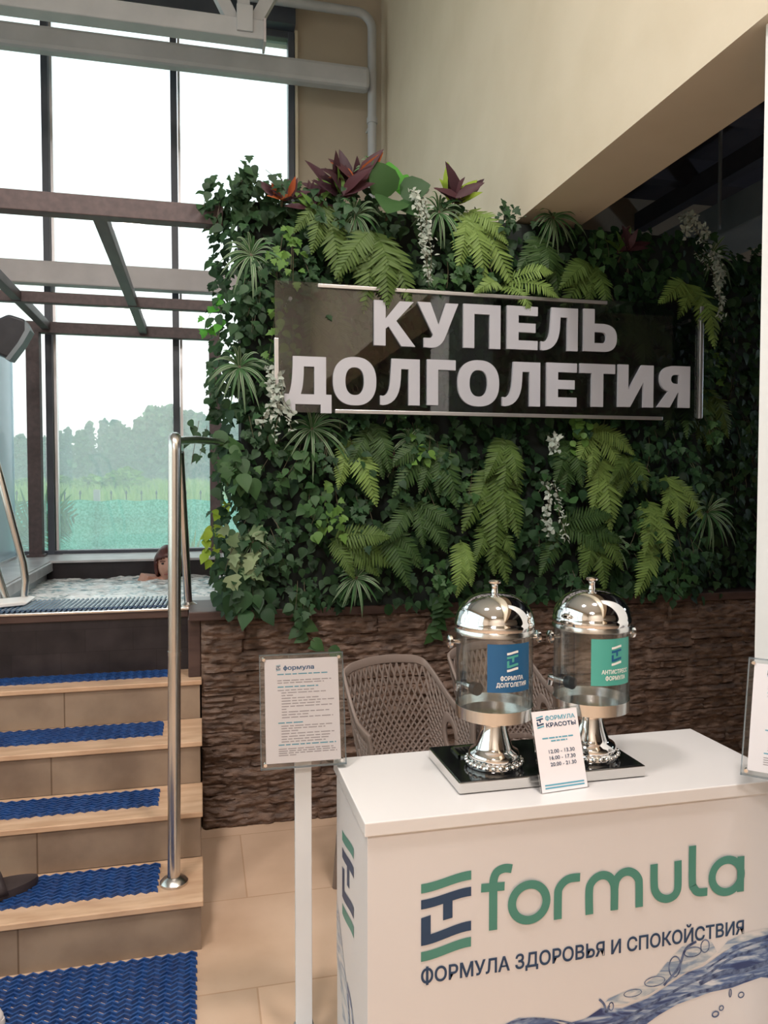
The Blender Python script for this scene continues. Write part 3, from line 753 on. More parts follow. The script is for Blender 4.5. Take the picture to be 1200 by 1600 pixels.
LT = {}
def leaf_t(name, prof, fold=.12, curl=.18):
    """half outline [(y, halfwidth)...] -> folded, curled leaf of length 1"""
    V = []; F = []; n = len(prof)
    for y, w in prof:
        zc = -curl * y * y
        V += [(-w, y, zc + fold * w), (0, y, zc), (w, y, zc + fold * w)]
    for i in range(n - 1):
        a = i * 3; F += [(a, a + 1, a + 4, a + 3), (a + 1, a + 2, a + 5, a + 4)]
    LT[name] = (np.array(V), F)
leaf_t('heart', [(-.10, .12), (0, .30), (.18, .42), (.42, .38), (.70, .20), (.9, .07), (1, .0)])
leaf_t('ivy', [(0, .08), (.02, .30), (.22, .50), (.34, .28), (.52, .40), (.62, .20), (.82, .10), (1, 0)], .2, .12)
leaf_t('lance', [(0, .02), (.2, .12), (.45, .17), (.7, .12), (.9, .05), (1, 0)], .25, .22)
leaf_t('round', [(0, .1), (.15, .36), (.45, .5), (.75, .4), (.95, .15), (1, 0)], .15, .1)
leaf_t('pinna', [(0, .10), (.35, .12), (.75, .08), (1, 0)], .2, .12)
leaf_t('big', [(0, .05), (.08, .3), (.3, .46), (.55, .44), (.8, .26), (.95, .08), (1, 0)], .15, .25)

def leaves(mb, kind, items):
    """items: (origin, tip direction, normal hint, size)"""
    T, F = LT[kind]
    for o, d, nh, s in items:
        d = Vector(d).normalized(); x = d.cross(Vector(nh))
        if x.length < 1e-3: x = d.cross(Vector((1, 0, .1)))
        x.normalize(); n = x.cross(d)
        A = np.array([x, d, n]); P = (T * s) @ A + np.array(o)
        mb.add(P.tolist(), F)

def rdir(r, down=1.0, spread=.9, out=.35):
    return Vector((r.gauss(0, spread * .6), -abs(r.gauss(out, .3)), -down + r.gauss(0, spread * .5)))
def rnorm(r): return Vector((r.gauss(0, .35), -1, .55 + r.gauss(0, .3)))

PY = 3.30
def backY(x): return PY if x < 2.40 else PY + .17
# uncountable filler: the dark leafy mass between the plants
mb = MB(); r = random.Random(11)
its = {'ivy': [], 'heart': [], 'lance': [], 'round': []}
for k in range(6800):
    x = r.uniform(.06, 3.0); z = r.uniform(.955, 2.70 + (.04 if x < 1.4 else 0))
    if r.random() < .07: x = r.uniform(.05, .2)
    if x < .75 and r.random() < .12: z = r.uniform(2.62, 2.78)
    y = backY(x) + .05 - abs(r.gauss(0, .045))
    if x < .14: y = r.uniform(3.27, 3.66)
    kind = r.choice(['ivy', 'ivy', 'heart', 'heart', 'lance', 'round'])
    dd = rdir(r)
    if x < .14: dd.x -= .5
    its[kind].append(((x, y, z), dd, rnorm(r) + (Vector((-.8, 0, 0)) if x < .14 else Vector()), r.uniform(.026, .062)))
for k, v in its.items(): leaves(mb, k, v)
o = mb.build('dense_foliage', LEAF['dark'], smooth=180)
tag(o, 'dense dark leaf mass filling the gaps between the plants of the plant wall', 'foliage', kind='stuff')

def stem_tube(mb, pts, rad=.002): mb.tube(pts, rad, 5)

def fern(x, z, fronds, bright, label, lift=0.):
    fronds = [(a, L * 1.12) for a, L in fronds]
    root = empty('fern', (x, backY(x), z), label, 'fern'); r = random.Random(int(x * 1000 + z * 7777))
    m = LEAF['fern%d' % bright]
    if bright < 2: fronds = fronds + [(fronds[0][0] + r.uniform(15, 30), fronds[0][1] * .8), (fronds[0][0] - r.uniform(15, 30), fronds[0][1] * .8)]
    for ang, L in fronds:
        mb = MB(); a = math.radians(ang); d = Vector((math.sin(a), 0, -math.cos(a))); out = r.uniform(.07, .13) + lift
        N_ = 22; pts = []
        for i in range(N_ + 1):
            t = i / N_
            p = Vector((x, backY(x) - .03, z + .02)) + d * L * t + Vector((0, -out * math.sin(min(1, t * 1.25) * PI / 2) + .02 * t * t, -.10 * L * t * t * abs(math.sin(a)) + .05 * L * math.sin(PI * t)))
            pts.append(p)
        stem_tube(mb, [tuple(p) for p in pts[::2]], .0014)
        items = []
        for i in range(2, N_ + 1):
            t = i / N_; tan = (pts[i] - pts[i - 1]).normalized(); nrm = Vector((r.gauss(0, .12), -1, .35)).normalized()
            side = tan.cross(nrm).normalized(); w = .30 * L * (math.sin(PI * min(1, .12 + t * .88)) ** .8) * (.62 + .38 * (1 - t)) + .004
            for s in (-1, 1):
                dd = side * s + tan * (.35 + .35 * t) + Vector((0, .06, -.18)) + Vector((r.gauss(0, .05), r.gauss(0, .05), r.gauss(0, .05)))
                items.append((pts[i], dd, nrm, w * r.uniform(.9, 1.05)))
        # pinnae: width follows the frond length
        T, F = LT['pinna']
        for o_, dd, nh, s in items:
            dd = Vector(dd).normalized(); xx = dd.cross(nh).normalized(); n = xx.cross(dd)
            S = T * np.array([max(.050 * L / .27, .028) * .92, s, s]); mb.add((S @ np.array([xx, dd, n]) + np.array(o_)).tolist(), F)
        mb.build('frond', m, root, smooth=180)
    return root
def spider(x, z, R, label):
    R *= .74; root = empty('spider_plant', (x, backY(x), z), label, 'plant'); r = random.Random(int(x * 999 + z * 1313))
    mb = MB(); n = 26
    for k in range(n):
        a = 2 * PI * k / n + r.uniform(-.15, .15); L = R * r.uniform(.75, 1.15); w = .0052 * (1 + R)
        o = Vector((x, backY(x) - .05, z)); d = Vector((math.cos(a), 0, math.sin(a))); lift = r.uniform(.25, .9); pts = []
        for i in range(8):
            t = i / 7; p = o + d * L * t * .85 + Vector((0, -L * lift * math.sin(t * PI * .6) * .55, L * (.25 * t - .62 * t * t)))
            pts.append(p)
        lanes = [[], [], [], []]
        for i, p in enumerate(pts):
            tan = (pts[min(i + 1, 7)] - pts[max(i - 1, 0)]).normalized(); s = tan.cross(Vector((0, -1, .4))).normalized()
            ww = w * (1 - (i / 7) ** 3) * (.6 + .4 * min(1, i / 2)) + .0003
            for q, u in enumerate((-1, -.45, .45, 1)): lanes[q].append(p + s * ww * u)
        for q in range(3):
            mb.mi = 1 if q == 1 else 0
            if k % 3 == 0: mb.mi = 1
            vs = lanes[q] + lanes[q + 1]; mb.add(vs, [(i, i + 1, i + 9, i + 8) for i in range(7)])
    mb.build('blades', [LEAF['stripe'], LEAF['blade']], root, smooth=180)
    MB().ico((x, backY(x) - .04, z), .018, 2).build('crown_base', LEAF['stem'], root)
    return root
def trailing_white(x, z, L, n, label):
    root = empty('trailing_plant', (x, backY(x), z), label, 'plant'); r = random.Random(int(x * 531 + z * 771)); st = MB(); lv = MB()
    for k in range(n):
        px = x + r.uniform(-.045, .045); pts = []; l = L * r.uniform(.6, 1.05); sx = r.uniform(-.05, .08)
        for i in range(12):
            t = i / 11; pts.append(Vector((px + sx * t + .012 * math.sin(7 * t + k), backY(px) - .06 - .12 * math.sin(min(1, t * 2) * PI / 2) - .01 * r.random(), z + .03 - l * t)))
        stem_tube(st, [tuple(p) for p in pts], .0013)
        items = []
        for i in range(1, 12):
            for q in range(4): items.append((pts[i] + Vector((r.gauss(0, .008), r.gauss(0, .008), r.gauss(0, .012))), rdir(r, .3, 1.6, .3), rnorm(r), r.uniform(.013, .026)))
        leaves(lv, 'lance' if k % 2 else 'heart', items)
    lv.build('leaves', LEAF['white'], root, smooth=180); st.build('stems', LEAF['stem'], root); return root
def croton(x, z, L, kind, label):
    root = empty('croton', (x, backY(x) - .02, z), label, 'plant'); r = random.Random(int(x * 77 + z * 991)); A = MB(); B = MB()
    n = 14
    for k in range(n):
        a = r.uniform(-1.3, 1.3); d = Vector((math.sin(a), -r.uniform(.1, .8), math.cos(a) * r.uniform(.5, 1.05)))
        tgt = B if (k % 4 == 0) else A
        leaves(tgt, 'lance', [((x + r.gauss(0, .015), backY(x) - .05 + r.gauss(0, .02), z - .03), d, (r.gauss(0, .4), -1, .5), L * r.uniform(.7, 1.1))])
    A.build('leaves', LEAF['purple'], root, smooth=180)
    if kind in (0, 1, 2): B.build('bright_leaves', LEAF[['lime', 'red', 'yellow'][kind]], root, smooth=180)
    MB().tube([(x, backY(x) + .0, z - .06), (x, backY(x) - .05, z - .02)], .006, 6).build('stem', LEAF['stem'], root)
    return root
def ivy(x, z, rx, rz, n, col, label, group=None, size=(.034, .058), kinds=('ivy', 'heart')):
    root = empty('ivy', (x, backY(x), z), label, 'plant', group); r = random.Random(int(x * 1501 + z * 3307)); lv = MB(); st = MB()
    ns = max(2, n // 8)
    side = x < .12
    for k in range(ns):
        p0 = Vector((x + r.uniform(-rx, rx), (backY(x) - .05) if not side else r.uniform(3.28, 3.5), z + rz * r.uniform(.4, 1))); l = rz * r.uniform(1.2, 1.9); sx = r.gauss(0, rx * .5); pts = []
        for i in range(7):
            t = i / 6; pts.append(p0 + Vector((sx * t - (.03 * t if side else 0), -.05 * math.sin(t * PI * .6), -l * t)))
        stem_tube(st, [tuple(p) for p in pts], .0013)
        its = []
        for i in range(max(2, n // ns)):
            q = pts[r.randrange(7)] + Vector((r.gauss(0, rx * .35), -abs(r.gauss(0, .02)), r.gauss(0, .02)))
            dd = rdir(r, .9, 1.0)
            if side: dd.x -= .5
            its.append((q, dd, rnorm(r), r.uniform(*size)))
        leaves(lv, r.choice(kinds), its)
    lv.build('leaves', LEAF[col], root, smooth=180); st.build('stems', LEAF['stem'], root); return root

# surveyed plant positions: x, z on the wall
FERNS = [
 (0.62, 1.68, [(20, 0.27), (-14, 0.2)], 2, 'pale green fern frond hanging under the left half of the sign'),
 (1.33, 1.69, [(-8, 0.24), (10, 0.27), (-28, 0.2)], 1, 'green fern hanging under the middle of the sign, above the left dispenser'),
 (1.28, 1.56, [(-3, 0.36), (6, 0.26)], 1, 'long fern in the middle column of ferns above the left dispenser'),
 (1.25, 1.32, [(4, 0.22), (16, 0.26)], 1, 'lowest fern just above the lid knob of the left dispenser'),
 (1.13, 1.23, [(-10, 0.22), (8, 0.18)], 2, 'small light fern left of the left dispenser lid, near the planter ledge'),
 (1.75, 1.75, [(-28, 0.19), (-6, 0.22), (38, 0.24), (62, 0.22)], 2, 'spreading fern right below the bottom strip of the sign, above the right dispenser'),
 (1.8, 1.63, [(6, 0.33), (-10, 0.26)], 2, 'long light fern hanging straight above the right dispenser'),
 (1.95, 1.62, [(-18, 0.2), (18, 0.16), (-45, 0.16)], 1, 'short fern right of the long fern above the right dispenser'),
 (2.16, 1.52, [(14, 0.22), (42, 0.24), (-20, 0.18), (0, 0.22)], 2, 'bright fern with fanned fronds at right of the wall above the brown ledge'),
 (2.06, 1.41, [(-14, 0.24), (0, 0.3), (12, 0.26)], 2, 'brightest fern low on the right side of the plant wall'),
 (2.1, 1.22, [(-30, 0.26), (-18, 0.2)], 2, 'light fern tips reaching down to the ledge right of the right dispenser'),
 (2.25, 2.44, [(0, 0.22), (10, 0.3), (-60, 0.22), (-30, 0.2)], 2, 'yellow green fern over the upper right corner of the sign'),
 (1.15, 2.69, [(10, 0.3), (32, 0.34), (-12, 0.26), (50, 0.2)], 2, 'broad bright fern at the top of the wall under the purple leaved plant'),
 (0.73, 2.57, [(-10, 0.34), (5, 0.32), (22, 0.32)], 1, 'dull fern hanging onto the sign above the first letter'),
 (0.52, 2.67, [(-16, 0.22), (8, 0.32), (25, 0.34)], 1, 'drooping fern above the left end of the top metal strip'),
 (0.91, 1.4, [(32, 0.22), (-42, 0.2)], 0, 'dark fern in the centre of the wall left of the middle fern column'),
 (0.76, 1.31, [(22, 0.26), (42, 0.22)], 0, 'dark fern low in the wall above the striped spider plant'),
 (1.0, 1.67, [(-42, 0.27), (0, 0.22), (16, 0.27)], 0, 'dark fern under the sign between the pale frond and the middle ferns'),
 (1.75, 2.5, [(-36, 0.27), (10, 0.22), (-60, 0.2)], 1, 'fern crossing the top strip above the end of the first word'),
 (1.98, 2.27, [(-42, 0.22), (0, 0.27), (42, 0.22)], 0, 'dull fern beside the last letter of the upper word'),
 (1.31, 2.37, [(75, 0.2), (105, 0.18), (35, 0.16), (-70, 0.16)], 2, 'light fern lying over the top strip at the middle of the sign'),
 (1.76, 1.29, [(10, 0.27), (-15, 0.22)], 1, 'fern hanging directly behind the knob of the right dispenser'),
 (1.6, 1.29, [(80, 0.27), (-28, 0.22)], 0, 'fern with one level frond between the two dispensers'),
 (2.49, 1.97, [(0, 0.3), (-20, 0.26), (20, 0.22)], 1, 'fern at the far right of the wall beside the white column'),
 (0.54, 1.24, [(72, 0.27), (30, 0.16)], 1, 'arched yellow green fern low left above the pothos trail'),
 (0.49, 2.26, [(0, 0.25), (35, 0.22)], 0, 'fern behind the clear sign left of the upper word'),
 (0.73, 1.75, [(-5, 0.25), (6, 0.22)], 0, 'dark straight fern just under the bottom strip left of centre'),
 (1.51, 2.6, [(-20, 0.25), (10, 0.27)], 0, 'dark fern under the beam edge in the top middle of the wall'),
 (2.21, 1.97, [(0, 0.25), (-20, 0.22)], 0, 'dark fern beside the right end strip of the sign'),
 (1.63, 1.69, [(-6, 0.25), (14, 0.2)], 0, 'dark fern under the sign between the two bright fern groups'),
]
SPIDERS = [
 (0.21, 2.44, 0.2, 'striped spider plant near the top left edge of the plant wall'),
 (0.16, 1.98, 0.2, 'striped spider plant at left edge level with the lower word'),
 (0.46, 1.73, 0.24, 'striped spider plant hanging under the left corner of the sign'),
 (0.65, 1.09, 0.17, 'pale striped spider plant low in the wall above the stand poster'),
 (1.02, 2.68, 0.2, 'fine leaved spider plant beside the white flowering trail at the top'),
 (1.56, 2.7, 0.2, 'arching spider plant where the beam meets the plant wall'),
 (2.5, 2.64, 0.2, 'pale spider plant at the far right top beside the white column'),
 (0.89, 1.69, 0.16, 'thin grassy plant under the bottom strip near the centre'),
 (2.38, 1.36, 0.24, 'dark grassy plant low at the far right of the wall'),
 (0.72, 2.83, 0.13, 'small white striped tuft on the top of the wall left of the big leaves'),
 (0.65, 2.64, 0.16, 'dark narrow leaved plant under the purple croton'),
 (0.21, 1.25, 0.14, 'dark slim leaved plant low at the left side of the wall'),
 (1.86, 1.22, 0.15, 'dark grassy tuft right of the right dispenser knob'),
]
WHITES = [
 (0.9, 2.74, 0.44, 5, 'white leaved trailing plant hanging over the top strip onto the upper word'),
 (0.27, 1.97, 0.3, 5, 'grey white trailing plant at left of the lower word'),
 (2.32, 2.57, 0.32, 4, 'white leaved trailing plant above the upper right sign corner'),
 (2.19, 2.72, 0.18, 4, 'pale speckled trailing plant at the top right of the wall'),
 (1.5, 1.69, 0.08, 1, 'small white leaved sprig under the sign centre right'),
 (1.49, 1.49, 0.26, 2, 'greyish fine trailing plant right of the middle ferns'),
]
CROTONS = [
 (0.58, 2.73, 0.19, 0, 'large dark purple and green croton at the top of the wall'),
 (0.64, 2.8, 0.16, 1, 'upright red tipped croton standing highest on the wall'),
 (1.1, 2.76, 0.16, 2, 'purple croton with one yellow leaf at the top middle of the wall'),
 (0.34, 2.71, 0.1, 1, 'small red tipped croton at the top left of the wall'),
 (0.46, 2.67, 0.12, 0, 'low croton with a lime leaf left of the large purple croton'),
 (0.82, 1.6, 0.1, 0, 'small reddish croton deep in the wall under the sign'),
 (1.92, 2.6, 0.12, 0, 'dark red croton at the top right of the wall'),
]
IVIES = [
 (0.36, 2.46, 0.07, 0.13, 26, 'lime', 'lime small leaved ivy hanging left above the sign'),
 (0.34, 2.12, 0.05, 0.14, 24, 'lime', 'yellow green ivy strand over the left strip of the sign'),
 (0.08, 1.28, 0.03, 0.15, 22, 'yellow', 'bright yellow green ivy at the left edge beside the window'),
 (0.08, 2.19, 0.035, 0.1, 12, 'bright', 'bright translucent leaves sticking out left at transom height'),
 (0.57, 1.38, 0.05, 0.1, 22, 'lime', 'lime ivy cluster in the lower left middle of the wall'),
 (2.45, 2.15, 0.05, 0.12, 22, 'lime', 'lime ivy at the far right edge beside the column'),
 (0.91, 1.68, 0.05, 0.09, 16, 'lime', 'round lime leaves under the bottom strip at the sign centre'),
 (1.71, 1.76, 0.05, 0.05, 18, 'lime', 'small round leaved plant under the bottom strip at right'),
 (0.39, 1.59, 0.09, 0.1, 34, 'mid', 'green ivy clump below the striped spider plant'),
 (1.11, 1.49, 0.07, 0.1, 26, 'mid', 'green ivy beside the middle fern column'),
 (0.81, 1.81, 0.03, 0.05, 6, 'mid', 'few pale ivy leaves touching the bottom strip'),
 (1.86, 2.07, 0.05, 0.05, 10, 'mid', 'lobed green ivy right of the upper word'),
 (0.02, 1.67, 0.03, 0.1, 10, 'dark', 'loose ivy leaves hanging out over the steel bar'),
 (0.04, 1.93, 0.04, 0.12, 20, 'dark', 'dark ivy at the left edge above the steel bar'),
 (0.06, 2.67, 0.05, 0.1, 26, 'dark', 'dark leafy ivy on the upper left corner of the wall'),
 (0.23, 2.75, 0.08, 0.05, 34, 'dark', 'dark ivy heaped on the top left of the wall'),
 (0.14, 1.59, 0.05, 0.1, 20, 'mid', 'broad leaved plant at the left edge below the steel bar'),
 (0.18, 1.25, 0.05, 0.1, 18, 'pale', 'pale pothos hanging low at the left side'),
 (1.53, 1.49, 0.07, 0.06, 14, 'mid', 'round leaved plant between the two fern columns'),
 (1.34, 2.70, 0.05, 0.05, 20, 'dark', 'dark leafy tuft left of the beam edge'),
 (2.09, 1.09, 0.06, 0.05, 16, 'dark', 'dark leaves on the ledge under the lowest right fern'),
 (0.14, 1.09, 0.08, 0.07, 30, 'dark', 'dark pothos heap over the left end of the ledge'),
 (1.02, 1.09, 0.06, 0.06, 22, 'mid', 'ivy on the ledge above the stone left of the left dispenser'),
]
for x, z, fr, b, l in FERNS: fern(x, z, fr, b, l, .06 if 'sign' in l and ('over the' in l or 'onto' in l or 'lying' in l or 'crossing' in l) else 0)
for a in SPIDERS: spider(*a)
for a in WHITES: trailing_white(*a)
for a in CROTONS: croton(*a)
for a in IVIES:
    ivy(*a, kinds=('round', 'heart') if 'round' in a[6] else ('ivy', 'heart'), size=(.05, .085) if 'broad' in a[6] or 'pothos' in a[6] else (.028, .05))
r = random.Random(5)
for k in range(70):
    x = r.uniform(.12, 2.85); z = r.uniform(1.0, 2.68)
    ivy(x, z, .07, .09, 26, r.choice(['dark', 'dark', 'dark', 'mid']), 'dark green ivy plant among the dense leaves of the plant wall', 'ivy plants filling the plant wall', (.026, .05))
bl = empty('fiddle_leaf_plant', (.80, PY, 2.74), 'plant with large round glossy leaves, one bright, on top of the wall', 'plant'); mb = MB()
leaves(mb, 'big', [((.79, 3.22, 2.72), (-.5, -.5, .75), (-.2, -1, .2), .15), ((.80, 3.2, 2.70), (-.2, -.6, -.3), (0, -1, .6), .16), ((.82, 3.2, 2.69), (.6, -.5, -.3), (.3, -1, .5), .16), ((.84, 3.22, 2.73), (.5, -.3, .2), (.2, -1, .3), .13)])
mb.build('leaves', LEAF['mid'], bl, smooth=180)
mb = MB(); leaves(mb, 'big', [((.80, 3.25, 2.75), (.0, -.15, 1), (0, -1, .2), .13), ((.85, 3.25, 2.74), (.25, -.1, .8), (0, -1, .2), .1)]); mb.build('bright_leaves', LEAF['bright'], bl, smooth=180)
MB().tube([(.80, 3.33, 2.64), (.80, 3.25, 2.72)], .006, 6).build('stem', LEAF['stem'], bl)
# two runners that hang over the brown ledge
def runner(x, z, pts, n, label, size):
    root = empty('hanging_vine', (x, 3.30, z), label, 'plant'); r = random.Random(int(x * 100)); st = MB(); lv = MB()
    P = [Vector((a, b, c)) for a, b, c in pts]; stem_tube(st, pts, .0022); its = []
    for i in range(n):
        t = (i + .5) / n * (len(P) - 1); k = min(int(t), len(P) - 2); q = P[k].lerp(P[k + 1], t - k)
        its.append((q, Vector(((-1 if i % 2 else 1) * .8 + r.gauss(0, .2), -.3, -.5 + r.gauss(0, .3))), rnorm(r), r.uniform(*size)))
    leaves(lv, 'heart', its); lv.build('leaves', LEAF['mid'], root, smooth=180); st.build('stems', LEAF['stem'], root)
runner(.38, 1.04, [(.36, 3.27, 1.04), (.41, 3.28, .98), (.43, 3.32, .93), (.43, 3.325, .88), (.40, 3.31, .855), (.45, 3.31, .83), (.50, 3.31, .79), (.57, 3.31, .765)], 11, 'trailing pothos stem hanging over the ledge above the stand poster', (.05, .075))
runner(1.04, 1.0, [(1.03, 3.27, 1.0), (1.05, 3.29, .95), (1.06, 3.315, .91), (1.04, 3.32, .87), (1.01, 3.32, .80)], 14, 'ivy trail hanging over the ledge left of the left dispenser', (.045, .065))

# ---------------------------------------------------------------- sign on the plant wall
SYN = 3.13
sg = empty('wall_sign', (1.29, SYN, 1.80), 'wide clear acrylic sign with white two line lettering on the plant wall', 'sign')
MB().box(.296, 2.262, SYN + .012, SYN + .020, 1.790, 2.318).build('sign_panel', M['signglass'], sg, smooth=0)
for q in ((.470, 1.770, 2.297, 2.312), (.540, 2.055, 1.788, 1.804)): MB().box(q[0], q[1], SYN, SYN + .012, q[2], q[3]).build('metal_strip', M['alu'], sg, smooth=0, bevel=.002)
for q in ((.292, .310, 1.792, 2.085), (2.244, 2.262, 1.80, 2.315)): MB().box(q[0], q[1], SYN, SYN + .012, q[2], q[3]).build('metal_strip', M['alu'], sg, smooth=0, bevel=.002)
for x, z in ((.36, 2.25), (2.2, 2.25), (.36, 1.86), (2.2, 1.86)): MB().tube([(x, SYN + .02, z), (x, 3.37, z)], .008, 8).build('standoff', M['alu'], sg)
def bez(p, q, r_, n=8): return [((1 - t) ** 2 * p[0] + 2 * t * (1 - t) * q[0] + t * t * r_[0], (1 - t) ** 2 * p[1] + 2 * t * (1 - t) * q[1] + t * t * r_[1]) for t in [i / n for i in range(n + 1)]]
def sup(cx, cy, rx, ry, n=48, e=2.35): return [(cx + rx * math.copysign(abs(math.cos(2 * PI * i / n)) ** (2 / e), math.cos(2 * PI * i / n)), cy + ry * math.copysign(abs(math.sin(2 * PI * i / n)) ** (2 / e), math.sin(2 * PI * i / n))) for i in range(n)]
B = .27   # stem weight, letters are 1 high; width is scaled to the survey
LD = lambda w: [(.02, 0), (.0, .0), (.0, .20)] + bez((.06, .19), (.22, .2), (.24, .55), 5) + [(.27, 1), (w, 1), (w, 0), (w - B, 0), (w - B, .78), (.50, .78)] + bez((.49, .55), (.46, .02), (.06, -.012), 7)
GL = {
 'К': ([[(0, 0), (0, 1), (B, 1), (B, .60), (.60, 1), (.93, 1), (.52, .56), (.97, 0), (.64, 0), (.34, .43), (B, .38), (B, 0)]], .97),
 'У': ([[(0, 1), (.30, 1), (.49, .50), (.66, 1), (.95, 1), (.66, .27)] + bez((.66, .27), (.56, -.02), (.32, -.02), 6) + [(.15, -.01), (.15, .20), (.27, .20)] + bez((.27, .20), (.35, .20), (.36, .28), 4)], .95),
 'П': ([[(0, 0), (0, 1), (.92, 1), (.92, 0), (.65, 0), (.65, .78), (B, .78), (B, 0)]], .92),
 'Е': ([[(0, 0), (0, 1), (.72, 1), (.72, .79), (B, .79), (B, .61), (.67, .61), (.67, .40), (B, .40), (B, .21), (.72, .21), (.72, 0)]], .72),
 'Л': ([LD(.95)], .95),
 'Ь': ([[(0, 0), (0, 1), (B, 1), (B, .66), (.50, .66)] + bez((.50, .66), (.84, .64), (.84, .33), 8) + bez((.84, .33), (.84, .0), (.50, 0), 8)[1:], [(B, .20), (.45, .20)] + bez((.45, .20), (.57, .20), (.57, .33), 5)[1:] + bez((.57, .33), (.57, .46), (.45, .46), 5)[1:] + [(B, .46)]], .84),
 'Д': ([[(0, -.18), (0, .21), (.10, .21)] + bez((.10, .21), (.19, .4), (.19, 1), 6) + [(.92, 1), (.92, .21), (1.04, .21), (1.04, -.18), (.80, -.18), (.80, 0), (.24, 0), (.24, -.18)], [(.36, .21), (.66, .21), (.66, .79), (.43, .79)] + bez((.43, .79), (.43, .4), (.36, .21), 5)[1:-1]], 1.04),
 'О': ([sup(.5, .5, .5, .515), sup(.5, .5, .215, .295)], 1.0),
 'Г': ([[(0, 0), (0, 1), (.70, 1), (.70, .78), (B, .78), (B, 0)]], .70),
 'Т': ([[(0, 1), (.82, 1), (.82, .78), (.545, .78), (.545, 0), (.275, 0), (.275, .78), (0, .78)]], .82),
 'И': ([[(0, 0), (0, 1), (.26, 1), (.26, .40), (.60, 1), (.91, 1), (.91, 0), (.65, 0), (.65, .60), (.31, 0)]], .91),
 'Я': ([[(.80, 0), (.80, 1), (.42, 1)] + bez((.42, 1), (.06, 1), (.06, .68), 7) + bez((.06, .68), (.06, .45), (.27, .38), 5)[1:] + [(0, 0), (.31, 0), (.50, .36), (.53, .36), (.53, 0)], [(.53, .57), (.53, .79), (.45, .79)] + bez((.45, .79), (.33, .79), (.33, .68), 4)[1:] + bez((.33, .68), (.33, .57), (.45, .57), 4)[1:]], .80),
}
K = SYN / 3.17
def letter(ch, x0, x1, z0, z1):
    lp, w = GL[ch]
    k = (x1 - x0) / w
    vs, fs = shape2d([[(x0 + px * k, z0 + pz * (z1 - z0)) for px, pz in l] for l in lp], .012)
    MB().add([(x, SYN + .005 - z, y) for x, y, z in vs], fs).build('letter', M['letter'], sg, smooth=0)
for ch, a, b in zip('КУПЕЛЬ', [.712, .901, 1.107, 1.308, 1.468, 1.676], [.892, 1.084, 1.278, 1.453, 1.647, 1.841]):
    t = (a - .712) / 1.13; zs = lambda z: 1.5 + (z - 1.5) * K
    letter(ch, a * K, b * K, zs(2.080 + .016 * t), zs(2.268 + .017 * t))
for ch, a, b in zip('ДОЛГОЛЕТИЯ', [.335, .537, .739, .944, 1.082, 1.288, 1.498, 1.659, 1.85, 2.05], [.531, .722, .912, 1.073, 1.273, 1.467, 1.644, 1.834, 2.03, 2.221]):
    t = (a - .335) / 1.89
    letter(ch, a * K, b * K, zs(1.826 + .028 * t), zs(2.022 + .023 * t))

# ================================================================ promo counter
CX0, CX1, CY0, CY1, CZ = .345, 1.452, 1.632, 2.045, .75
ct = empty('promo_counter', (.9, 1.84, 0), 'white printed promotion counter with a thick plain top', 'counter')
MB().box(CX0, CX1, CY0, CY1, CZ - .032, CZ).build('counter_top', M['counter'], ct, smooth=0, bevel=.0025)
MB().box(CX0 + .008, CX1 - .008, CY0 + .009, CY1 - .006, 0, CZ - .032).build('body', M['panel'], ct, smooth=0, bevel=.001)
FY = CY0 + .0085
def onfront(x, y, z=0): return (x, FY - .0008, y)
# word mark
W = .0205
strokes = [[(.697, .603), (.679, .606), (.662, .601), (.654, .590), (.651, .574), (.651, .555), (.651, .51), (.651, .463)], [(.621, .566), (.679, .564)],
 [(.814, .467), (.814, .523), (.816, .54), (.827, .554), (.844, .562), (.871, .562)],
 [(.896, .468), (.895, .526), (.9, .544), (.913, .556), (.93, .56), (.947, .554), (.958, .54), (.962, .522), (.962, .47)],
 [(.962, .522), (.966, .543), (.979, .557), (.997, .561), (1.014, .554), (1.025, .541), (1.028, .526), (1.029, .469)],
 [(1.068, .571), (1.069, .521), (1.073, .502), (1.085, .487), (1.104, .48), (1.122, .484), (1.132, .495), (1.135, .513), (1.134, .572)],
 [(1.174, .605), (1.175, .515), (1.18, .498), (1.192, .486), (1.218, .484)], [(1.313, .563), (1.313, .472)]]
mb = MB(); lf = lambda i: (lambda x, y, z: (x, FY - .0008 - .0003 * i, y))
for i, s in enumerate(strokes): put(mb, ribbon(s, W), lf(i))
put(mb, ring2d(.740, .519, .0435, .0425, W), lf(9)); put(mb, ring2d(1.272, .518, .042, .041, W), lf(10))
mb.build('word_mark', M['teal'], ct, smooth=0)
def emblem(parent, T, ma, mb_, name='emblem'):
    mb = MB()
    for k, lst in ((0, EMBLEM_A), (1, EMBLEM_B)):
        mb.mi = k
        for i, q in enumerate(lst): put(mb, ([(a, b, .0004 * i) for a, b, c in q[0]], q[1]), T)
    return mb.build(name, [ma, mb_], parent, smooth=0)
emblem(ct, lambda x, y, z: (.477 + x * .12, FY - .0008 - z * .2, .412 + y * .119), M['teal'], M['navy'])
emblem(ct, lambda x, y, z: (CX0 + .0072 - z * .2, 1.952 - x * .155, .368 + y * .148), M['teal'], M['navy'])
tv, tf = text2d('ФОРМУЛА ЗДОРОВЬЯ И СПОКОЙСТВИЯ', .850, .035, .0006, .022)
MB().add([(.477 + x, FY - .0006 - z, .362 + y) for x, y, z in tv], tf).build('slogan', M['navy'], ct, smooth=0)
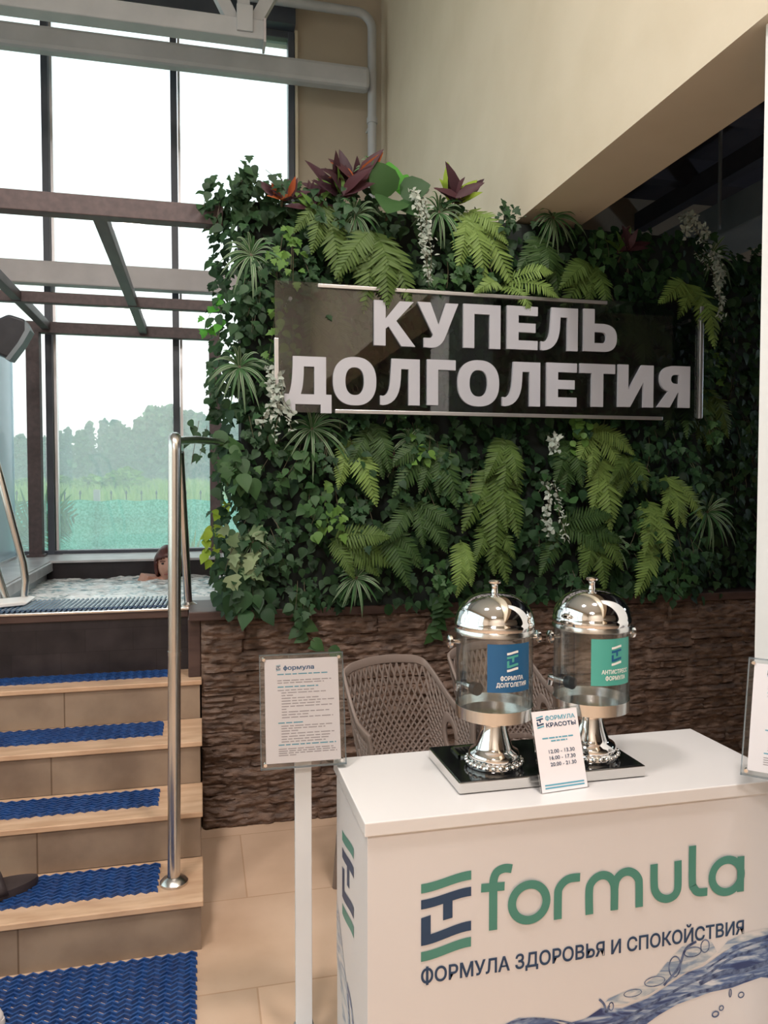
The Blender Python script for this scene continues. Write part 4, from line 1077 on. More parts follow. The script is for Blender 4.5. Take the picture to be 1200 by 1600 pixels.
# printed water splash
m = mat('print_splash', (.3, .4, .6), .3); tcn = N(m, 'ShaderNodeTexCoord'); mp = N(m, 'ShaderNodeMapping')
mp.inputs['Scale'].default_value = (5, 5, 22); mp.inputs['Rotation'].default_value = (0, -.42, 0); lk(m, tcn.outputs['Object'], mp.inputs[0])
ns = N(m, 'ShaderNodeTexNoise'); ns.inputs['Scale'].default_value = 1.6; ns.inputs['Detail'].default_value = 9; ns.inputs['Distortion'].default_value = 1.6
lk(m, mp.outputs[0], ns.inputs['Vector']); rr = N(m, 'ShaderNodeValToRGB'); e = rr.color_ramp.elements
e[0].position = .38; e[0].color = (.02, .04, .14, 1); e[1].position = .70; e[1].color = (.64, .66, .70, 1)
k = e.new(.49); k.color = (.10, .16, .32, 1); k = e.new(.58); k.color = (.32, .40, .52, 1)
lk(m, ns.outputs[0], rr.inputs[0]); lk(m, rr.outputs[0], bsdf(m).inputs['Base Color']); M['splash'] = m
m2 = m.copy(); m2.name = 'print_splash_pale'
for n in m2.node_tree.nodes:
    if n.type == 'VALTORGB':
        for q, c in zip(n.color_ramp.elements, [(.22, .30, .42), (.45, .50, .54), (.62, .62, .62), (.72, .69, .68)]): q.color = (*c, 1)
M['splashpale'] = m2
mb = MB()
main = [(.60, .205), (.66, .228), (.716, .243), (.782, .232), (.83, .208), (.888, .212), (.93, .232), (.986, .222), (1.056, .236), (1.117, .262), (1.168, .285), (1.21, .292), (1.25, .312), (1.30, .335), (1.36, .345), (1.443, .352), (1.443, .225), (1.38, .240), (1.33, .232), (1.297, .226), (1.233, .224), (1.139, .208), (1.088, .189), (1.04, .165), (.98, .14), (.85, .12), (.7, .13), (.60, .15)]
put(mb, shape2d([main], .0001), lambda x, y, z: onfront(x, y)); mb.build('splash_print', M['splash'], ct, smooth=0)
mb = MB(); NB = [0]
def blob(pts):
    NB[0] += 1 
    put(mb, shape2d([pts], .0001), lambda x, y, z: (x, FY - .0004, y))
blob([(.93, .235), (.95, .252), (.99, .262), (1.04, .268), (1.08, .290), (1.11, .320), (1.15, .352), (1.20, .362), (1.235, .352), (1.25, .325), (1.21, .300), (1.15, .282), (1.06, .245), (1.0, .232)])
blob([(1.25, .32), (1.28, .348), (1.33, .362), (1.40, .366), (1.443, .364), (1.443, .345), (1.36, .34)])
mb.build('splash_print', M['splashpale'], ct, smooth=0)
mb = MB()
for cx, cz, a, b, w in ((1.015, .256, .024, .009, .0022), (1.075, .276, .028, .012, .0025), (1.13, .305, .016, .026, .0035), (1.18, .335, .024, .012, .003), (1.215, .345, .012, .016, .003), (.957, .232, .006, .010, .003), (1.322, .203, .008, .007, .003), (1.265, .178, .006, .006, .003), (1.248, .165, .009, .007, .004), (1.29, .213, .003, .010, .003)):
    put(mb, ring2d(cx, cz, a, b, w, 20), lambda x, y, z: (x, FY - .0011, y))
for s, w in (([(.925, .255), (.938, .24), (.944, .22), (.952, .235)], .006), ([(1.10, .262), (1.14, .30), (1.16, .345), (1.19, .36)], .007), ([(.96, .185), (1.05, .215), (1.15, .25), (1.22, .27), (1.30, .305), (1.44, .325)], .007), ([(.98, .165), (1.08, .203), (1.18, .228), (1.28, .232), (1.36, .25)], .009), ([(1.2, .25), (1.27, .27), (1.33, .265), (1.44, .285)], .012), ([(1.22, .285), (1.30, .32), (1.38, .335), (1.44, .34)], .005), ([(.62, .212), (.72, .238), (.80, .225), (.86, .205)], .004)):
    put(mb, ribbon(s, w), lambda x, y, z: (x, FY - .0010, y))
M['splashdark'] = noisy('print_splash_dark', (.02, .04, .12), (.16, .22, .36), 60, .3)
mb.build('splash_print', M['splashdark'], ct, smooth=0)
mb = MB(); put(mb, shape2d([[(2.04, .36), (2.0, .33), (1.93, .25), (1.88, .20), (1.82, .10), (1.80, 0.0), (1.92, 0.0), (1.97, .14), (2.04, .20)]], .0001), lambda y, z_, q: (CX0 + .0073, y, z_))
mb.build('splash_print', M['splashpale'], ct, smooth=0)
mb = MB(); put(mb, ribbon([(1.89, .22), (1.83, .20), (1.78, .13), (1.74, .02)], .016), lambda y, z_, q: (CX0 + .0068, y, z_)); put(mb, ribbon([(1.88, .2), (1.85, .12), (1.83, .02)], .02), lambda y, z_, q: (CX0 + .0068, y, z_))
mb.build('splash_print', M['splash'], ct, smooth=0)

# ---------------------------------------------------------------- dispenser tray
ty = empty('dispenser_tray', (.85, 1.86, CZ), 'flat silver edged tray with a black glossy top under both dispensers', 'tray')
MB().box(.598, 1.098, 1.728, 1.985, CZ + .003, CZ + .030).build('tray_frame', M['satin'], ty, smooth=0, bevel=.002)
MB().box(.602, 1.094, 1.732, 1.981, CZ + .0295, CZ + .0315).build('tray_top', M['black'], ty, smooth=0)
for x in (.62, 1.07):
    for y in (1.75, 1.96): MB().tube([(x, y, CZ), (x, y, CZ + .004)], .012, 12).build('foot', M['rubber'], ty)
mb = MB()
for a, b, c, d in ((.650, .80, 1.952, 1.958), (.650, .80, 1.885, 1.891), (.650, .656, 1.885, 1.958), (.794, .80, 1.885, 1.958)): mb.box(a, b, c, d, CZ + .031, CZ + .037)
mb.build('drip_grid_frame', M['satin'], ty, smooth=0)
mb = MB()
for k in range(12): mb.box(.662 + k * .011, .666 + k * .011, 1.891, 1.952, CZ + .031, CZ + .0345)
mb.build('drip_grid', M['black'], ty, smooth=0)

def dispenser(cx, cy, label, card_mat, em_a, em_b, lines, sx, ang):
    z0 = CZ + .0315
    root = empty('drink_dispenser', (cx, cy, z0), label, 'dispenser', 'drink dispensers on the tray')
    MB().lathe([(0, 0), (.070, 0), (.073, .008), (.070, .016), (.064, .020), (.066, .028), (.062, .038), (.050, .044), (.046, .052), (.038, .075), (.032, .100), (.030, .119), (.033, .126), (0, .126)], (cx, cy, z0), 48).build('pedestal', M['chrome'], root, smooth=50)
    mb = MB()
    for k in range(26):
        a = 2 * PI * k / 26; mb.ico((cx + .070 * math.cos(a), cy + .070 * math.sin(a), z0 + .013), .0075, 1)
    mb.build('beaded_ring', M['chrome'], root, smooth=180)
    zb = z0 + .126
    MB().lathe([(0, 0), (.085, 0), (.0975, .004), (.0985, .034), (.096, .034), (.093, .010), (0, .008)], (cx, cy, zb), 56).build('base_band', M['satin'], root, smooth=50)
    MB().lathe([(.0970, .008), (.0970, .222)], (cx, cy, zb), 64).build('tank', M['tank'], root, smooth=180)
    MB().lathe([(.0990, .214), (.1015, .216), (.1015, .226), (.0990, .230), (.097, .230), (.097, .214), (.0990, .214)], (cx, cy, zb), 64).build('rim_ring', M['satin'], root, smooth=50)
    prof = [(.1005, .229), (.1015, .236), (.1005, .244)] + [(.1000 * math.cos(a) ** .85 if a < 1.55 else .004, .240 + .077 * math.sin(a)) for a in np.linspace(.06, PI / 2 - .06, 16)]
    lid = MB().lathe(prof, (cx, cy, zb), 64).build('lid', M['chrome'], root, smooth=180)
    MB().lathe([(.011, .313), (.0085, .320), (.008, .331), (.010, .337), (.016, .340), (.0165, .344), (.013, .347), (0, .348)], (cx, cy, zb), 28).build('lid_knob', M['chrome'], lid, smooth=50)
    for s in (-1, 1):
        a0 = 0 if s > 0 else PI; c, d = math.cos(a0 + .05), math.sin(a0 + .05)
        p = lambda r: (cx + c * r, cy + d * r, zb + .197)
        MB().tube([p(.096), p(.110), p(.116), p(.118), p(.1245), p(.127)], [.007, .0055, .007, .0165, .0165, .010], 18).build('side_knob', M['chrome'], root, smooth=50)
    a = math.radians(108); c, d = math.cos(a), math.sin(a); q = lambda r, z: (cx + c * r, cy + d * r, zb + z)
    tp = MB().tube([q(.070, .052), q(.125, .052), q(.150, .050), q(.155, .030)], [.011, .010, .010, .008], 14).build('tap', M['chrome'], root)
    MB().tube([q(.066, .052), q(.086, .052)], .017, 12).build('tap_nut', M['blackplastic'], tp)
    MB().tube([q(.13, .052), q(.13, .085)], [.007, .010], 10).build('tap_lever', M['blackplastic'], tp)
    # sticker bent round the tank
    R = .0978; w, h = .118, .118; zs = zb + .085; a0 = -PI / 2 + ang
    def bend(x, y, z=0, rr=0): t = a0 + x / R; return (cx + (R + rr) * math.cos(t), cy + (R + rr) * math.sin(t), zs + y)
    n = 16; mb = MB(); mb.add([bend(-w / 2 + w * i / n, j * h) for j in (0, 1) for i in range(n + 1)], [(i, i + 1, i + n + 2, i + n + 1) for i in range(n)])
    st = mb.build('sticker', card_mat, root, smooth=180)
    mb = MB()
    for k, lst in ((0, EMBLEM_A), (1, EMBLEM_B)):
        mb.mi = k
        for qv in lst: put(mb, qv, lambda x, y, z: bend(.008 + (x - .5) * .030 + sx, .050 + y * .031, 0, .0004 + .00003 * y))
    mb.build('sticker_emblem', [em_a, em_b], st, smooth=0)
    mb = MB()
    for txt, ww, yy in lines:
        tv, tf = text2d(txt, ww, .0105, .0003, .026); mb.add([bend(.008 + x - ww / 2 + sx, yy + y, 0, .0004 + z) for x, y, z in tv], tf)
    mb.build('sticker_text', M['whiteprint'], st, smooth=0)
    return root
dispenser(.723, 1.822, 'left clear dispenser with the dark blue sticker and chrome dome lid', M['blueprint'], M['whiteprint'], M['greenprint'], [('ФОРМУЛА', .062, .030), ('ДОЛГОЛЕТИЯ', .082, .014)], -.004, .05)
dispenser(.994, 1.822, 'right clear dispenser with the green sticker and chrome dome lid', M['greenprint'], M['whiteprint'], M['blueprint'], [('АНТИСТРЕСС', .082, .030), ('ФОРМУЛА', .062, .014)], .000, .10)

# ---------------------------------------------------------------- table card
cdv = empty('table_card', (.855, 1.69, CZ), 'small standing card with opening times in front of the tray', 'card')
def oncard(x, y, z=0): return (.795 + .127 * x - .010 * y, 1.690 + .012 * x + .046 * y - z, CZ + .002 + .188 * y)
mb = MB(); mb.add([oncard(-.02, 0, -.003), oncard(1.03, 0, -.003), oncard(1.03, 1.0, -.003), oncard(-.02, 1.0, -.003), oncard(-.02, 0, .001), oncard(1.03, 0, .001), oncard(1.03, 1.0, .001), oncard(-.02, 1.0, .001)], [(0, 1, 2, 3), (7, 6, 5, 4), (0, 4, 5, 1), (1, 5, 6, 2), (2, 6, 7, 3), (3, 7, 4, 0)])
mb.build('card_holder', M['acrylic'], cdv, smooth=0)
p0 = oncard(-.02, 0); p1 = oncard(1.03, 0)
mb = MB(); mb.add([p0, p1, (p1[0], p1[1] + .06, CZ + .001), (p0[0], p0[1] + .06, CZ + .001)], [(0, 1, 2, 3)]); o = mb.build('holder_foot', M['acrylic'], cdv, smooth=0); md = o.modifiers.new('s', 'SOLIDIFY'); md.thickness = .002
mb = MB(); mb.add([oncard(0, .0, .0013), oncard(1, .0, .0013), oncard(1, .985, .0013), oncard(0, .985, .0013)], [(0, 1, 2, 3)])
ph = mb.build('paper', M['paper'], cdv, smooth=0)
oc = lambda x, y, z=0: oncard(x, y, .0018 + z)
emblem(ph, lambda x, y, z: oc(.085 + x * .15, .775 + y * .093, z * .1), M['cyantext'], M['navy'])
mb = MB(); tv, tf = text2d('ФОРМУЛА', .66, .052, .0004, .026); put(mb, (tv, tf), lambda x, y, z: oc(.28 + x, .868 + y, z)); mb.build('card_text', M['cyantext'], ph, smooth=0)
mb = MB(); tv, tf = text2d('КРАСОТЫ', .66, .052, .0004, .026); put(mb, (tv, tf), lambda x, y, z: oc(.28 + x, .783 + y, z))
for i, tx in enumerate(('12.00 - 13.30', '16.00 - 17.30', '20.00 - 21.30')):
    tv, tf = text2d(tx, .57, .047, .0004, .012); put(mb, (tv, tf), lambda x, y, z: oc(.26 + x, .462 - i * .078 + y, z))
mb.build('card_text', M['navy'], ph, smooth=0)
mb = MB()
def dashes(mb, T, x0, x1, y, h, r):
    x = x0
    while x < x1 - .01:
        w = min(r.uniform(.05, .13), x1 - x); mb.add([T(x, y), T(x + w, y), T(x + w, y + h), T(x, y + h)], [(0, 1, 2, 3)]); x += w + .018
rq = random.Random(2)
dashes(mb, oc, .16, .86, .640, .017, rq); dashes(mb, oc, .34, .70, .602, .017, rq)
mb.build('card_lines', M['cyantext'], ph, smooth=0)
for y in (.075, .040): MB().add([oc(.08, y), oc(.94, y), oc(.94, y + .018), oc(.08, y + .018)], [(0, 1, 2, 3)]).build('stripe', M['cyantext'], ph, smooth=0)

# ---------------------------------------------------------------- poster stands
def poster_stand(px, py, rotz, label, zc, tiltv, full=True):
    """floor stand: square pole, foot plate, clear holder with an A4 sheet that leans back"""
    root = empty('poster_stand', (px, py, 0), label, 'stand', rotz=rotz)
    MB().box(-.022, .022, .012, .030, .012, zc - .09).build('pole', M['white'], root, smooth=0, bevel=.002, local=True)
    MB().box(-.026, .026, .008, .034, .012, .05).build('pole_socket', M['alu'], root, smooth=0, bevel=.002, local=True)
    MB().box(-.12, .12, -.17, .035, 0, .012).build('foot_plate', M['white'], root, smooth=0, bevel=.003, local=True)
    ca, sa = math.cos(tiltv), math.sin(tiltv)
    def T(x, y, z=0): return (x, y * sa - z * ca - .01, zc + y * ca - z * sa * 0 - .155 * 1)
    hw, hh = .112, .292
    def slab(x0, x1, y0, y1, d0, d1):
        return MB().add([T(x0, y0, d0), T(x1, y0, d0), T(x1, y1, d0), T(x0, y1, d0), T(x0, y0, d1), T(x1, y0, d1), T(x1, y1, d1), T(x0, y1, d1)], [(0, 1, 2, 3), (7, 6, 5, 4), (0, 4, 5, 1), (1, 5, 6, 2), (2, 6, 7, 3), (3, 7, 4, 0)])
    slab(-hw, hw, 0, hh, .003, .006).build('front_sheet', M['acrylic'], root, smooth=0, local=True, bevel=.0008, fix=True)
    slab(-hw, hw, 0, hh, -.004, -.001).build('back_sheet', M['acrylic'], root, smooth=0, local=True, bevel=.0008, fix=True)
    mb = MB()
    for a, b, c, d in ((-hw, -hw + .0025, 0, hh), (hw - .0025, hw, 0, hh), (-hw, hw, 0, .0025), (-hw, hw, hh - .0025, hh)):
        q = slab(a, b, c, d, -.004, .0062); mb.add(q.v, q.f)
    mb.build('clear_edge', M['fog'], root, smooth=0, local=True, fix=True)
    for x in (-hw + .012, hw - .012):
        for y in (.012, hh - .012): MB().tube([T(x, y, -.006), T(x, y, .0085)], .0045, 12).build('screw', M['satin'], root, local=True)
    pw_, ph_, y0 = .098, .266, .013
    pp = MB().add([T(-pw_, y0, .001), T(pw_, y0, .001), T(pw_, y0 + ph_, .001), T(-pw_, y0 + ph_, .001)], [(0, 1, 2, 3)]).build('paper', M['paper'], root, smooth=0, local=True)
    P = lambda x, y, z=0: T(-pw_ + x * 2 * pw_, y0 + y * ph_, .0016 + z)
    mb = MB()
    for k, lst in ((0, EMBLEM_A), (1, EMBLEM_B)):
        mb.mi = k
        for q in lst: put(mb, q, lambda x, y, z: P(.155 + x * .058, .885 + y * .036))
    mb.build('emblem', [M['cyantext'], M['navy']], pp, smooth=0, local=True)
    mb = MB(); tv, tf = text2d('формула', .42, .042, .0004, .03); put(mb, (tv, tf), lambda x, y, z: P(.25 + x, .893 + y, z)); mb.build('heading', M['blueprint'], pp, smooth=0, local=True)
    rq = random.Random(9); g = MB(); b = MB()
    rows = [(.845, .17, .85, 1), (.785, .17, .90, 0), (.762, .17, .80, 0), (.722, .17, .72, 1), (.690, .17, .66, 0)] + [(.665 - i * .0265, .22, x, 0) for i, x in enumerate((.82, .40, .72, .93, .74, .90, .30, .86, .60, .91))] + [(.375, .17, .50, 1), (.345, .21, .90, 0), (.322, .21, .80, 0), (.298, .21, .45, 0), (.272, .21, .92, 0), (.245, .21, .86, 0), (.220, .21, .84, 0), (.196, .21, .80, 0), (.166, .17, .94, 1)] + [(.128 - i * .020, .17, x, 0) for i, x in enumerate((.90, .94, .95, .40))]
    for y, x0, x1, c in rows: dashes(b if c else g, P, x0, x1, y, .009 if not c else .011, rq)
    g.build('print_lines', M['greytext'], pp, smooth=0, local=True); b.build('print_lines', M['cyantext'], pp, smooth=0, local=True)
    return root
poster_stand(.256, 1.985, -.03, 'poster stand on a tall white pole left of the counter', .915, .22)
poster_stand(1.345, 1.505, -.78, 'poster stand at the right edge in front of the white column', .955, .50)

# ---------------------------------------------------------------- chairs behind the counter
def make_chair(label):
    root = empty('garden_chair', (0, 0, 0), label, 'chair', 'taupe mesh chairs behind the counter')
    # local frame: the chair faces -Y; seat 0.44 high
    def top(u):
        a = abs(u)
        if a < .24: return .832 - .008 * (a / .24) ** 2
        if a < .80:
            t = (a - .24) / .56; return .824 - .166 * (t * t * (3 - 2 * t))
        return .658 - .015 * (a - .8) / .2
    def S(u, v):
        z = .43 + v * (top(u) - .43); fl = (z - .43) / .41
        a = abs(u); s = math.copysign(1, u)
        xb = .155 + .03 * fl
        if a < .36:
            x = s * xb * (a / .36); y = .20 + .10 * fl - .03 * (a / .36) ** 2
        else:
            t = (a - .36) / .64
            x = s * (xb + (.045 + .015 * fl) * math.sin(min(PI / 2, t * 1.6))); y = .17 + .10 * fl - t * (.22 + .03 * fl)
        return Vector((x, y, z))
    hole = (.64, .42, .075, .22)          # arm hole centre u, v and radii
    def inside(u, v, g=1.0): return any(((u - s * hole[0]) / (hole[2] * g)) ** 2 + ((v - hole[1]) / (hole[3] * g)) ** 2 < 1 for s in (-1, 1))
    mb = MB(); n = 24
    for fam in (1, -1):
        for k in range(-40, 41):
            c0 = k * .052; pts = []
            for i in range(n * 2 + 1):
                v = .02 + .95 * i / (n * 2); u = c0 + fam * .62 * (v - .5) * .8
                u += fam * .10 * math.sin(PI * v)
                if abs(u) <= .985 and not inside(u, v, 1.25): pts.append(S(u, v))
                else:
                    if len(pts) > 1: mb.tube(pts, .0042, 4, flat=1.3)
                    pts = []
            if len(pts) > 1: mb.tube(pts, .0042, 4, flat=1.3)
    mb.build('back_mesh', M['chair'], root, local=True, smooth=60)
    def band(pairs, th, name):
        mb = MB(); vs = []
        for a, b in pairs: vs += [a, b]
        m = len(pairs); mb.add(vs, [(2 * i, 2 * i + 1, 2 * i + 3, 2 * i + 2) for i in range(m - 1)])
        o = mb.build(name, M['chair'], root, local=True, smooth=60); md = o.modifiers.new('solid', 'SOLIDIFY'); md.thickness = th; md.offset = 0
        bv = o.modifiers.new('bev', 'BEVEL'); bv.width = .003; bv.segments = 2
        return o
    us = [(-1 + 2 * i / 80) for i in range(81)]
    band([(S(u, 1.0), S(u, 1 - .032 / (top(u) - .43))) for u in us], .012, 'rim')
    for s in (-1, 1): band([(S(s * 1.0, v), S(s * .93, v)) for v in np.linspace(0, 1, 14)], .012, 'arm_front')
    band([(S(u, 0.0), S(u, .06)) for u in us], .012, 'lower_rim')
    for s in (-1, 1):
        pr_ = []
        for i in range(33):
            a = 2 * PI * i / 32; c, d = math.cos(a), math.sin(a)
            pr_.append((S(s * hole[0] + hole[2] * c * .80, hole[1] + hole[3] * d * .80), S(s * hole[0] + hole[2] * c * 1.42, hole[1] + hole[3] * d * 1.38)))
        band(pr_, .013, 'arm_ring')
    # seat: mesh of slats inside a rim
    sx, y0, y1 = .235, -.25, .20
    mb = MB()
    for fam in (1, -1):
        for k in range(-14, 30):
            pts = []
            for i in range(19):
                y = y0 + (y1 - y0) * i / 18; x = -.5 + k * .036 + fam * (y - y0) * .7
                if abs(x) < sx - .012: pts.append(Vector((x, y, .430 - .018 * math.cos(x / sx * PI / 2) * math.cos((y - y0 - .225) / .45 * PI))))
            if len(pts) > 1: mb.tube(pts, .005, 4)
    seat = mb.build('seat', M['chair'], root, local=True, smooth=60)
    rim = [(-sx, y0, .428), (0, y0 - .012, .420), (sx, y0, .428), (sx + .006, 0, .432), (sx - .03, y1, .432), (0, y1 + .01, .432), (-sx + .03, y1, .432), (-sx - .006, 0, .432), (-sx, y0, .428)]
    MB().tube(rim, .013, 10).build('seat_rim', M['chair'], seat, local=True)
    for x, y in ((-.225, -.22), (.225, -.22), (-.20, .20), (.20, .20)):
        MB().tube([(x, y, .44), (x * 1.06, y * 1.08, .22), (x * 1.12, y * 1.2, 0)], [.022, .019, .014], 12).build('leg', M['chair'], root, local=True)
    return root
c1 = make_chair('taupe mesh armchair behind the counter, fully seen right of the poster stand')
c1.location = (.76, 2.60, 0); c1.rotation_euler = (0, 0, .30)
c2 = copy_tree(c1); c2.location = (1.22, 2.76, 0); c2.rotation_euler = (0, 0, .28)
c2['label'] = 'taupe mesh armchair mostly hidden behind the left dispenser'

# ================================================================ outdoors
g = MB(); vs = []; nx, ny = 30, 24
for j in range(ny + 1):
    for i in range(nx + 1):
        x = -90 + 180 * i / nx; y = 6.42 + 200 * (j / ny) ** 1.6; z = -.2 + min(1, max(0, y - 12) / 90) * 1.6
        vs.append((x, y, z))
g.add(vs, [(j * (nx + 1) + i, j * (nx + 1) + i + 1, (j + 1) * (nx + 1) + i + 1, (j + 1) * (nx + 1) + i) for j in range(ny) for i in range(nx)])
M['ground'] = noisy('meadow_ground', (.17, .21, .10), (.25, .30, .13), .3, .9)
struct('ground', g, M['ground'], smooth=180)
M['neutral_bounce'] = noisy('grey_bounce', (.30, .30, .30), (.38, .38, .37), 2, .8)
struct('bounce_strip', MB().box(-20, 20, 6.42, 10.8, -.25, -.17), M['neutral_bounce'], smooth=0)  # unseen grey strip, added to cut green bounce onto the pergola
def gz(y): return -.2 + min(1, max(0, y - 12) / 90) * 1.6
mb = MB(); r = random.Random(21)
for k in range(5200):
    y = r.uniform(30, 96); x = r.uniform(-.42, .16) * y; h = r.uniform(.5, 1.1); w = .012 * y ** .8 * .3
    b = Vector((x, y, gz(y))); s = r.gauss(0, .15)
    mb.add([b + Vector((-w, 0, 0)), b + Vector((w, 0, 0)), b + Vector((w * .6 + s * .5, r.gauss(0, .1), h * .7)), b + Vector((s, 0, h))], [(0, 1, 2), (0, 2, 3)])
tag(mb.build('meadow_grass', LEAF['grass'], smooth=0), 'tall pale green meadow grass beyond the fence', 'grass', kind='stuff')

def make_tree(seed, conic):
    r = random.Random(seed); root = empty('tree', (0, 0, 0)); H = 10.0
    mb = MB(); its = []
    for k in range(1300):
        t = r.random() ** .9; z = .2 + (H - .2) * t
        R = (2.1 * (1 - t) ** .8 + .15) if conic else (2.3 * math.sin(PI * min(1, .12 + t * .86)) ** .7)
        R *= .75 + .5 * mnoise.noise(Vector((seed * 7.1, z * .9, t * 5))) ; a = r.uniform(0, 2 * PI); q = R * math.sqrt(r.random())
        q *= 1 + .65 * mnoise.noise(Vector((math.cos(a) * 1.6 + seed, math.sin(a) * 1.6, z * .7)))
        its.append((Vector((q * math.cos(a), q * math.sin(a), z)), Vector((r.gauss(0, 1), r.gauss(0, 1), r.gauss(-.2, .7))), Vector((r.gauss(0, 1), r.gauss(0, 1), 1)), r.uniform(.25, .95)))
    leaves(mb, 'round', its); mb.build('crown', LEAF['tree'], root, smooth=180, local=True)
    MB().tube([(0, 0, -.5), (.05, 0, 3), (0, .05, 6), (0, 0, H - .6)], [.16, .13, .09, .03], 7).build('trunk', M['trunk'], root, local=True)
    return root
M['trunk'] = noisy('bark', (.10, .08, .07), (.2, .18, .16), 4, .9)
protos = [make_tree(1, False), make_tree(2, True), make_tree(3, False)]
r = random.Random(4); first = [True] * 3; Rtr = []
for k in range(34):
    y = r.uniform(100, 122); ang = -.285 + k * (.36 / 33); x = ang * y + r.gauss(0, .5)
    px = 314 + 1230 * ang
    topy = 690 - max(0, min(1, (px - 70) / 60)) * 25 - max(0, min(1, (px - 200) / 60)) * 22 + r.gauss(0, 7)
    if 95 < px < 115: topy += 12
    Hh = 1.5 + (755 - topy) / 1230 * y - gz(y); i = r.choice([0, 0, 1, 2])
    o = protos[i] if first[i] else copy_tree(protos[i]); first[i] = False
    o.location = (x, y, gz(y)); s = Hh / 10; o.scale = (s * .95, s * .95, s); o.rotation_euler = (0, 0, r.uniform(0, 6.28))
    tag(o, 'hazy green tree in the tree line beyond the meadow', 'tree', 'trees of the tree line')
def make_bush(seed):
    rr_ = random.Random(seed); root = empty('meadow_bush', (0, 0, 0)); its = []
    for k in range(420):
        a = rr_.uniform(0, 2 * PI); t = rr_.random(); q = 1.0 * math.sqrt(rr_.random()) * math.sin(PI * (.25 + .75 * t)) ** .6
        its.append((Vector((q * math.cos(a), q * math.sin(a), 1.6 * t)), Vector((rr_.gauss(0, 1), rr_.gauss(0, 1), rr_.gauss(.2, .7))), Vector((rr_.gauss(0, 1), rr_.gauss(0, 1), 1)), rr_.uniform(.16, .34)))
    mb = MB(); leaves(mb, 'round', its); mb.build('leaves', LEAF['bush'], root, smooth=180, local=True)
    MB().tube([(0, 0, -.2), (0, 0, 1.0)], [.05, .02], 6).build('stem', M['trunk'], root, local=True); return root
b0 = make_bush(5)
for k, (px, y, s, l) in enumerate([(112, 62, 1.5, 'small light bush in the meadow at left beside the window mullion'), (155, 60, 1.6, 'low light bush in the meadow left of the tallest bush'), (188, 56, 1.9, 'tallest light green bush in the middle of the meadow'), (204, 62, 2.2, 'rounded light bush just right of the tallest meadow bush'), (60, 66, 1.2, 'light bush in the meadow seen between brown post and mullion')]):
    o = b0 if k == 0 else copy_tree(b0); o.location = ((px - 314) / 1230 * y, y, gz(y)); o.scale = (s * .8, s * .8, s * .52); o.rotation_euler = (0, 0, k * 1.3)
    tag(o, l, 'bush')
# fence with green privacy mesh and spiked pickets
fn = empty('garden_fence', (-1, 11, 0), 'garden fence hung with green privacy mesh, spike tips showing above', 'fence')
FZ = 1.27
m = noisy('green_mesh', (.03, .30, .18), (.22, .66, .50), 45, .7, stretch=(1, 1, 1), detail=3)
tl = N(m, 'ShaderNodeBsdfTranslucent'); rp = [n for n in m.node_tree.nodes if n.type == 'VALTORGB'][0]; lk(m, rp.outputs[0], tl.inputs[0])
mx = N(m, 'ShaderNodeMixShader'); mx.inputs[0].default_value = .5; lk(m, bsdf(m).outputs[0], mx.inputs[1]); lk(m, tl.outputs[0], mx.inputs[2]); lk(m, mx.outputs[0], m.node_tree.nodes['Material Output'].inputs[0])
M['mesh'] = m; vs = []; n = 120
for j in range(6):
    for i in range(n + 1):
        x = -7 + 12 * i / n; z = -.2 + (FZ + .2) * j / 5 + (.012 * math.sin(i * 1.3) * (j == 5)); vs.append((x, 10.93 + .012 * math.sin(i * .8 + j), z))
MB().add(vs, [(j * (n + 1) + i, j * (n + 1) + i + 1, (j + 1) * (n + 1) + i + 1, (j + 1) * (n + 1) + i) for j in range(5) for i in range(n)]).build('privacy_mesh', M['mesh'], fn, smooth=180)
x = -4.9
for k in range(50):
    x = -6.9 + k * .197
    MB().tube([(x, 11, -.2), (x, 11, FZ + .08), (x, 11, FZ + .09), (x, 11, FZ + .105), (x, 11, FZ + .14)], [.008, .008, .019, .016, .002], 6).build('picket', M['frame'], fn)
MB().box(-7, 3, 10.985, 11.015, FZ - .25, FZ - .22).box(-7, 3, 10.985, 11.015, .1, .13).build('rail', M['frame'], fn, smooth=0)
for k in range(4):
    x = -3.82 + k * 2.45
    MB().box(x - .04, x + .04, 10.96, 11.04, -.2, FZ + .145).build('post', M['greysteel'], fn, smooth=0, bevel=.004)
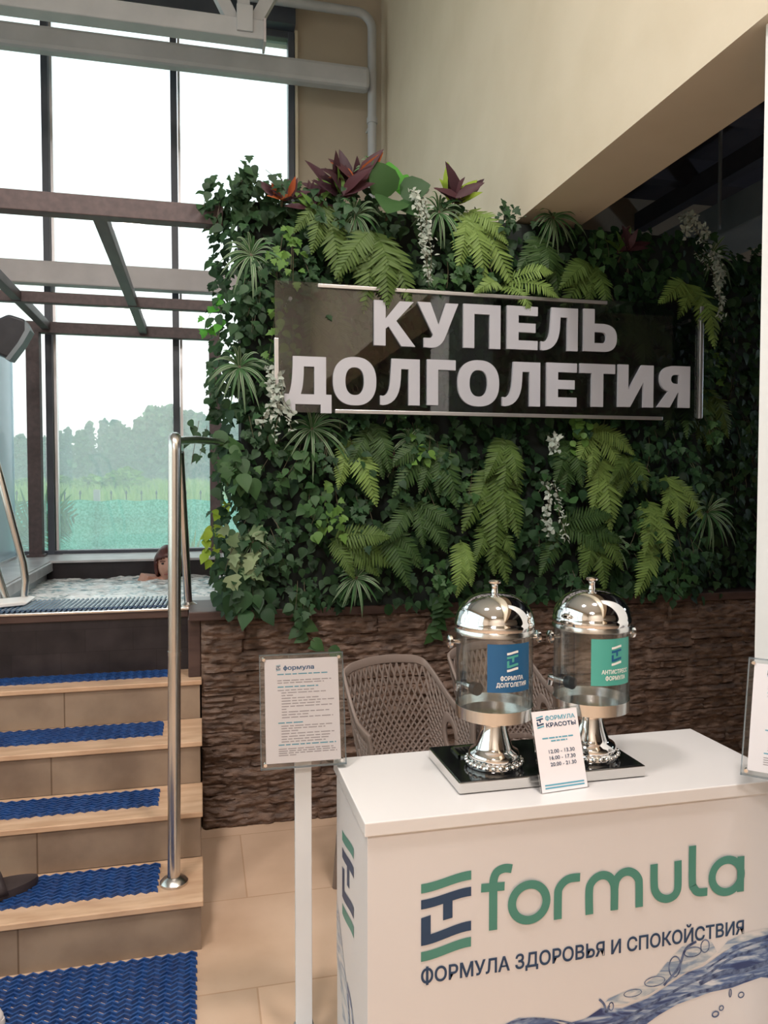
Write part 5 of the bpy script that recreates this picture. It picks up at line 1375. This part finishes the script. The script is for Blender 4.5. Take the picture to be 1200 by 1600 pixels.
# plants just outside the glass
def palm(x, y, z0, h, n, label, seed, spread=.7, lm='palm', kind='pinna'):
    root = empty('garden_palm', (x, y, z0), label, 'plant'); r = random.Random(seed); st = MB()
    for k in range(n):
        mb = MB(); a = 2 * PI * k / n + r.uniform(-.3, .3); L = h * r.uniform(.6, 1.0); pts = []
        for i in range(15):
            t = i / 14; pts.append(Vector((x + math.cos(a) * spread * L * t, y + math.sin(a) * spread * .6 * L * t, z0 + .35 * h + L * (.95 * t - .55 * t * t))))
        mb.tube(pts, .004, 5); T, F = LT['pinna']
        for i in range(2, 15):
            tan = (pts[i] - pts[i - 1]).normalized(); sd = tan.cross(Vector((0, -1, .4))).normalized(); w = .28 * L * math.sin(PI * (.1 + .85 * i / 14)) + .02
            for s in (-1, 1):
                dd = (sd * s + tan * .6 + Vector((0, 0, -.25))).normalized(); xx = dd.cross(Vector((0, -1, .3))).normalized(); nn = xx.cross(dd)
                mb.add(((T * np.array([.09, w, w])) @ np.array([xx, dd, nn]) + np.array(pts[i])).tolist(), F)
        mb.build('frond', LEAF[lm], root, smooth=180)
    MB().tube([(x, y, -.2), (x, y, z0 + .36 * h)], .02, 8).build('stem', M['trunk'], root)
    return root
palm(-1.68, 7.4, .35, 1.25, 9, 'feathery palm outside the glass beside the left brown post', 3, .55)
palm(.12, 8.0, .1, 1.0, 9, 'pale fan of fronds outside the glass below the steel bar at right', 8, .6, 'hosta')
hs = empty('hosta', (-1.25, 7.2, .5), 'yellow green broad leaved plant outside at the lower left window corner', 'plant'); mb = MB(); r = random.Random(6); its = []
for k in range(26):
    a = r.uniform(0, 2 * PI); its.append((Vector((-1.15 + .05 * math.cos(a), 7.2 + .05 * math.sin(a), .62)), Vector((math.cos(a), math.sin(a) * .6, r.uniform(.2, .9))), Vector((0, -.4, 1)), r.uniform(.22, .36)))
leaves(mb, 'big', its); mb.build('leaves', LEAF['hosta'], hs, smooth=180); MB().tube([(-1.15, 7.2, -.2), (-1.15, 7.2, .64)], .02, 7).build('stem', M['trunk'], hs)
# mist over the meadow
ms = bpy.data.materials.new('mist'); ms.use_nodes = True; nt = ms.node_tree; nt.nodes.clear()
out = nt.nodes.new('ShaderNodeOutputMaterial'); vsn = nt.nodes.new('ShaderNodeVolumeScatter'); vsn.inputs['Density'].default_value = .0045; vsn.inputs['Color'].default_value = (.88, .97, .95, 1); vsn.inputs['Anisotropy'].default_value = .3
nt.links.new(vsn.outputs[0], out.inputs['Volume'])
tag(MB().box(-85, 85, 14, 170, -2, 16).build('morning_mist', ms, smooth=0), 'pale haze over the meadow and the trees', 'haze', kind='stuff')
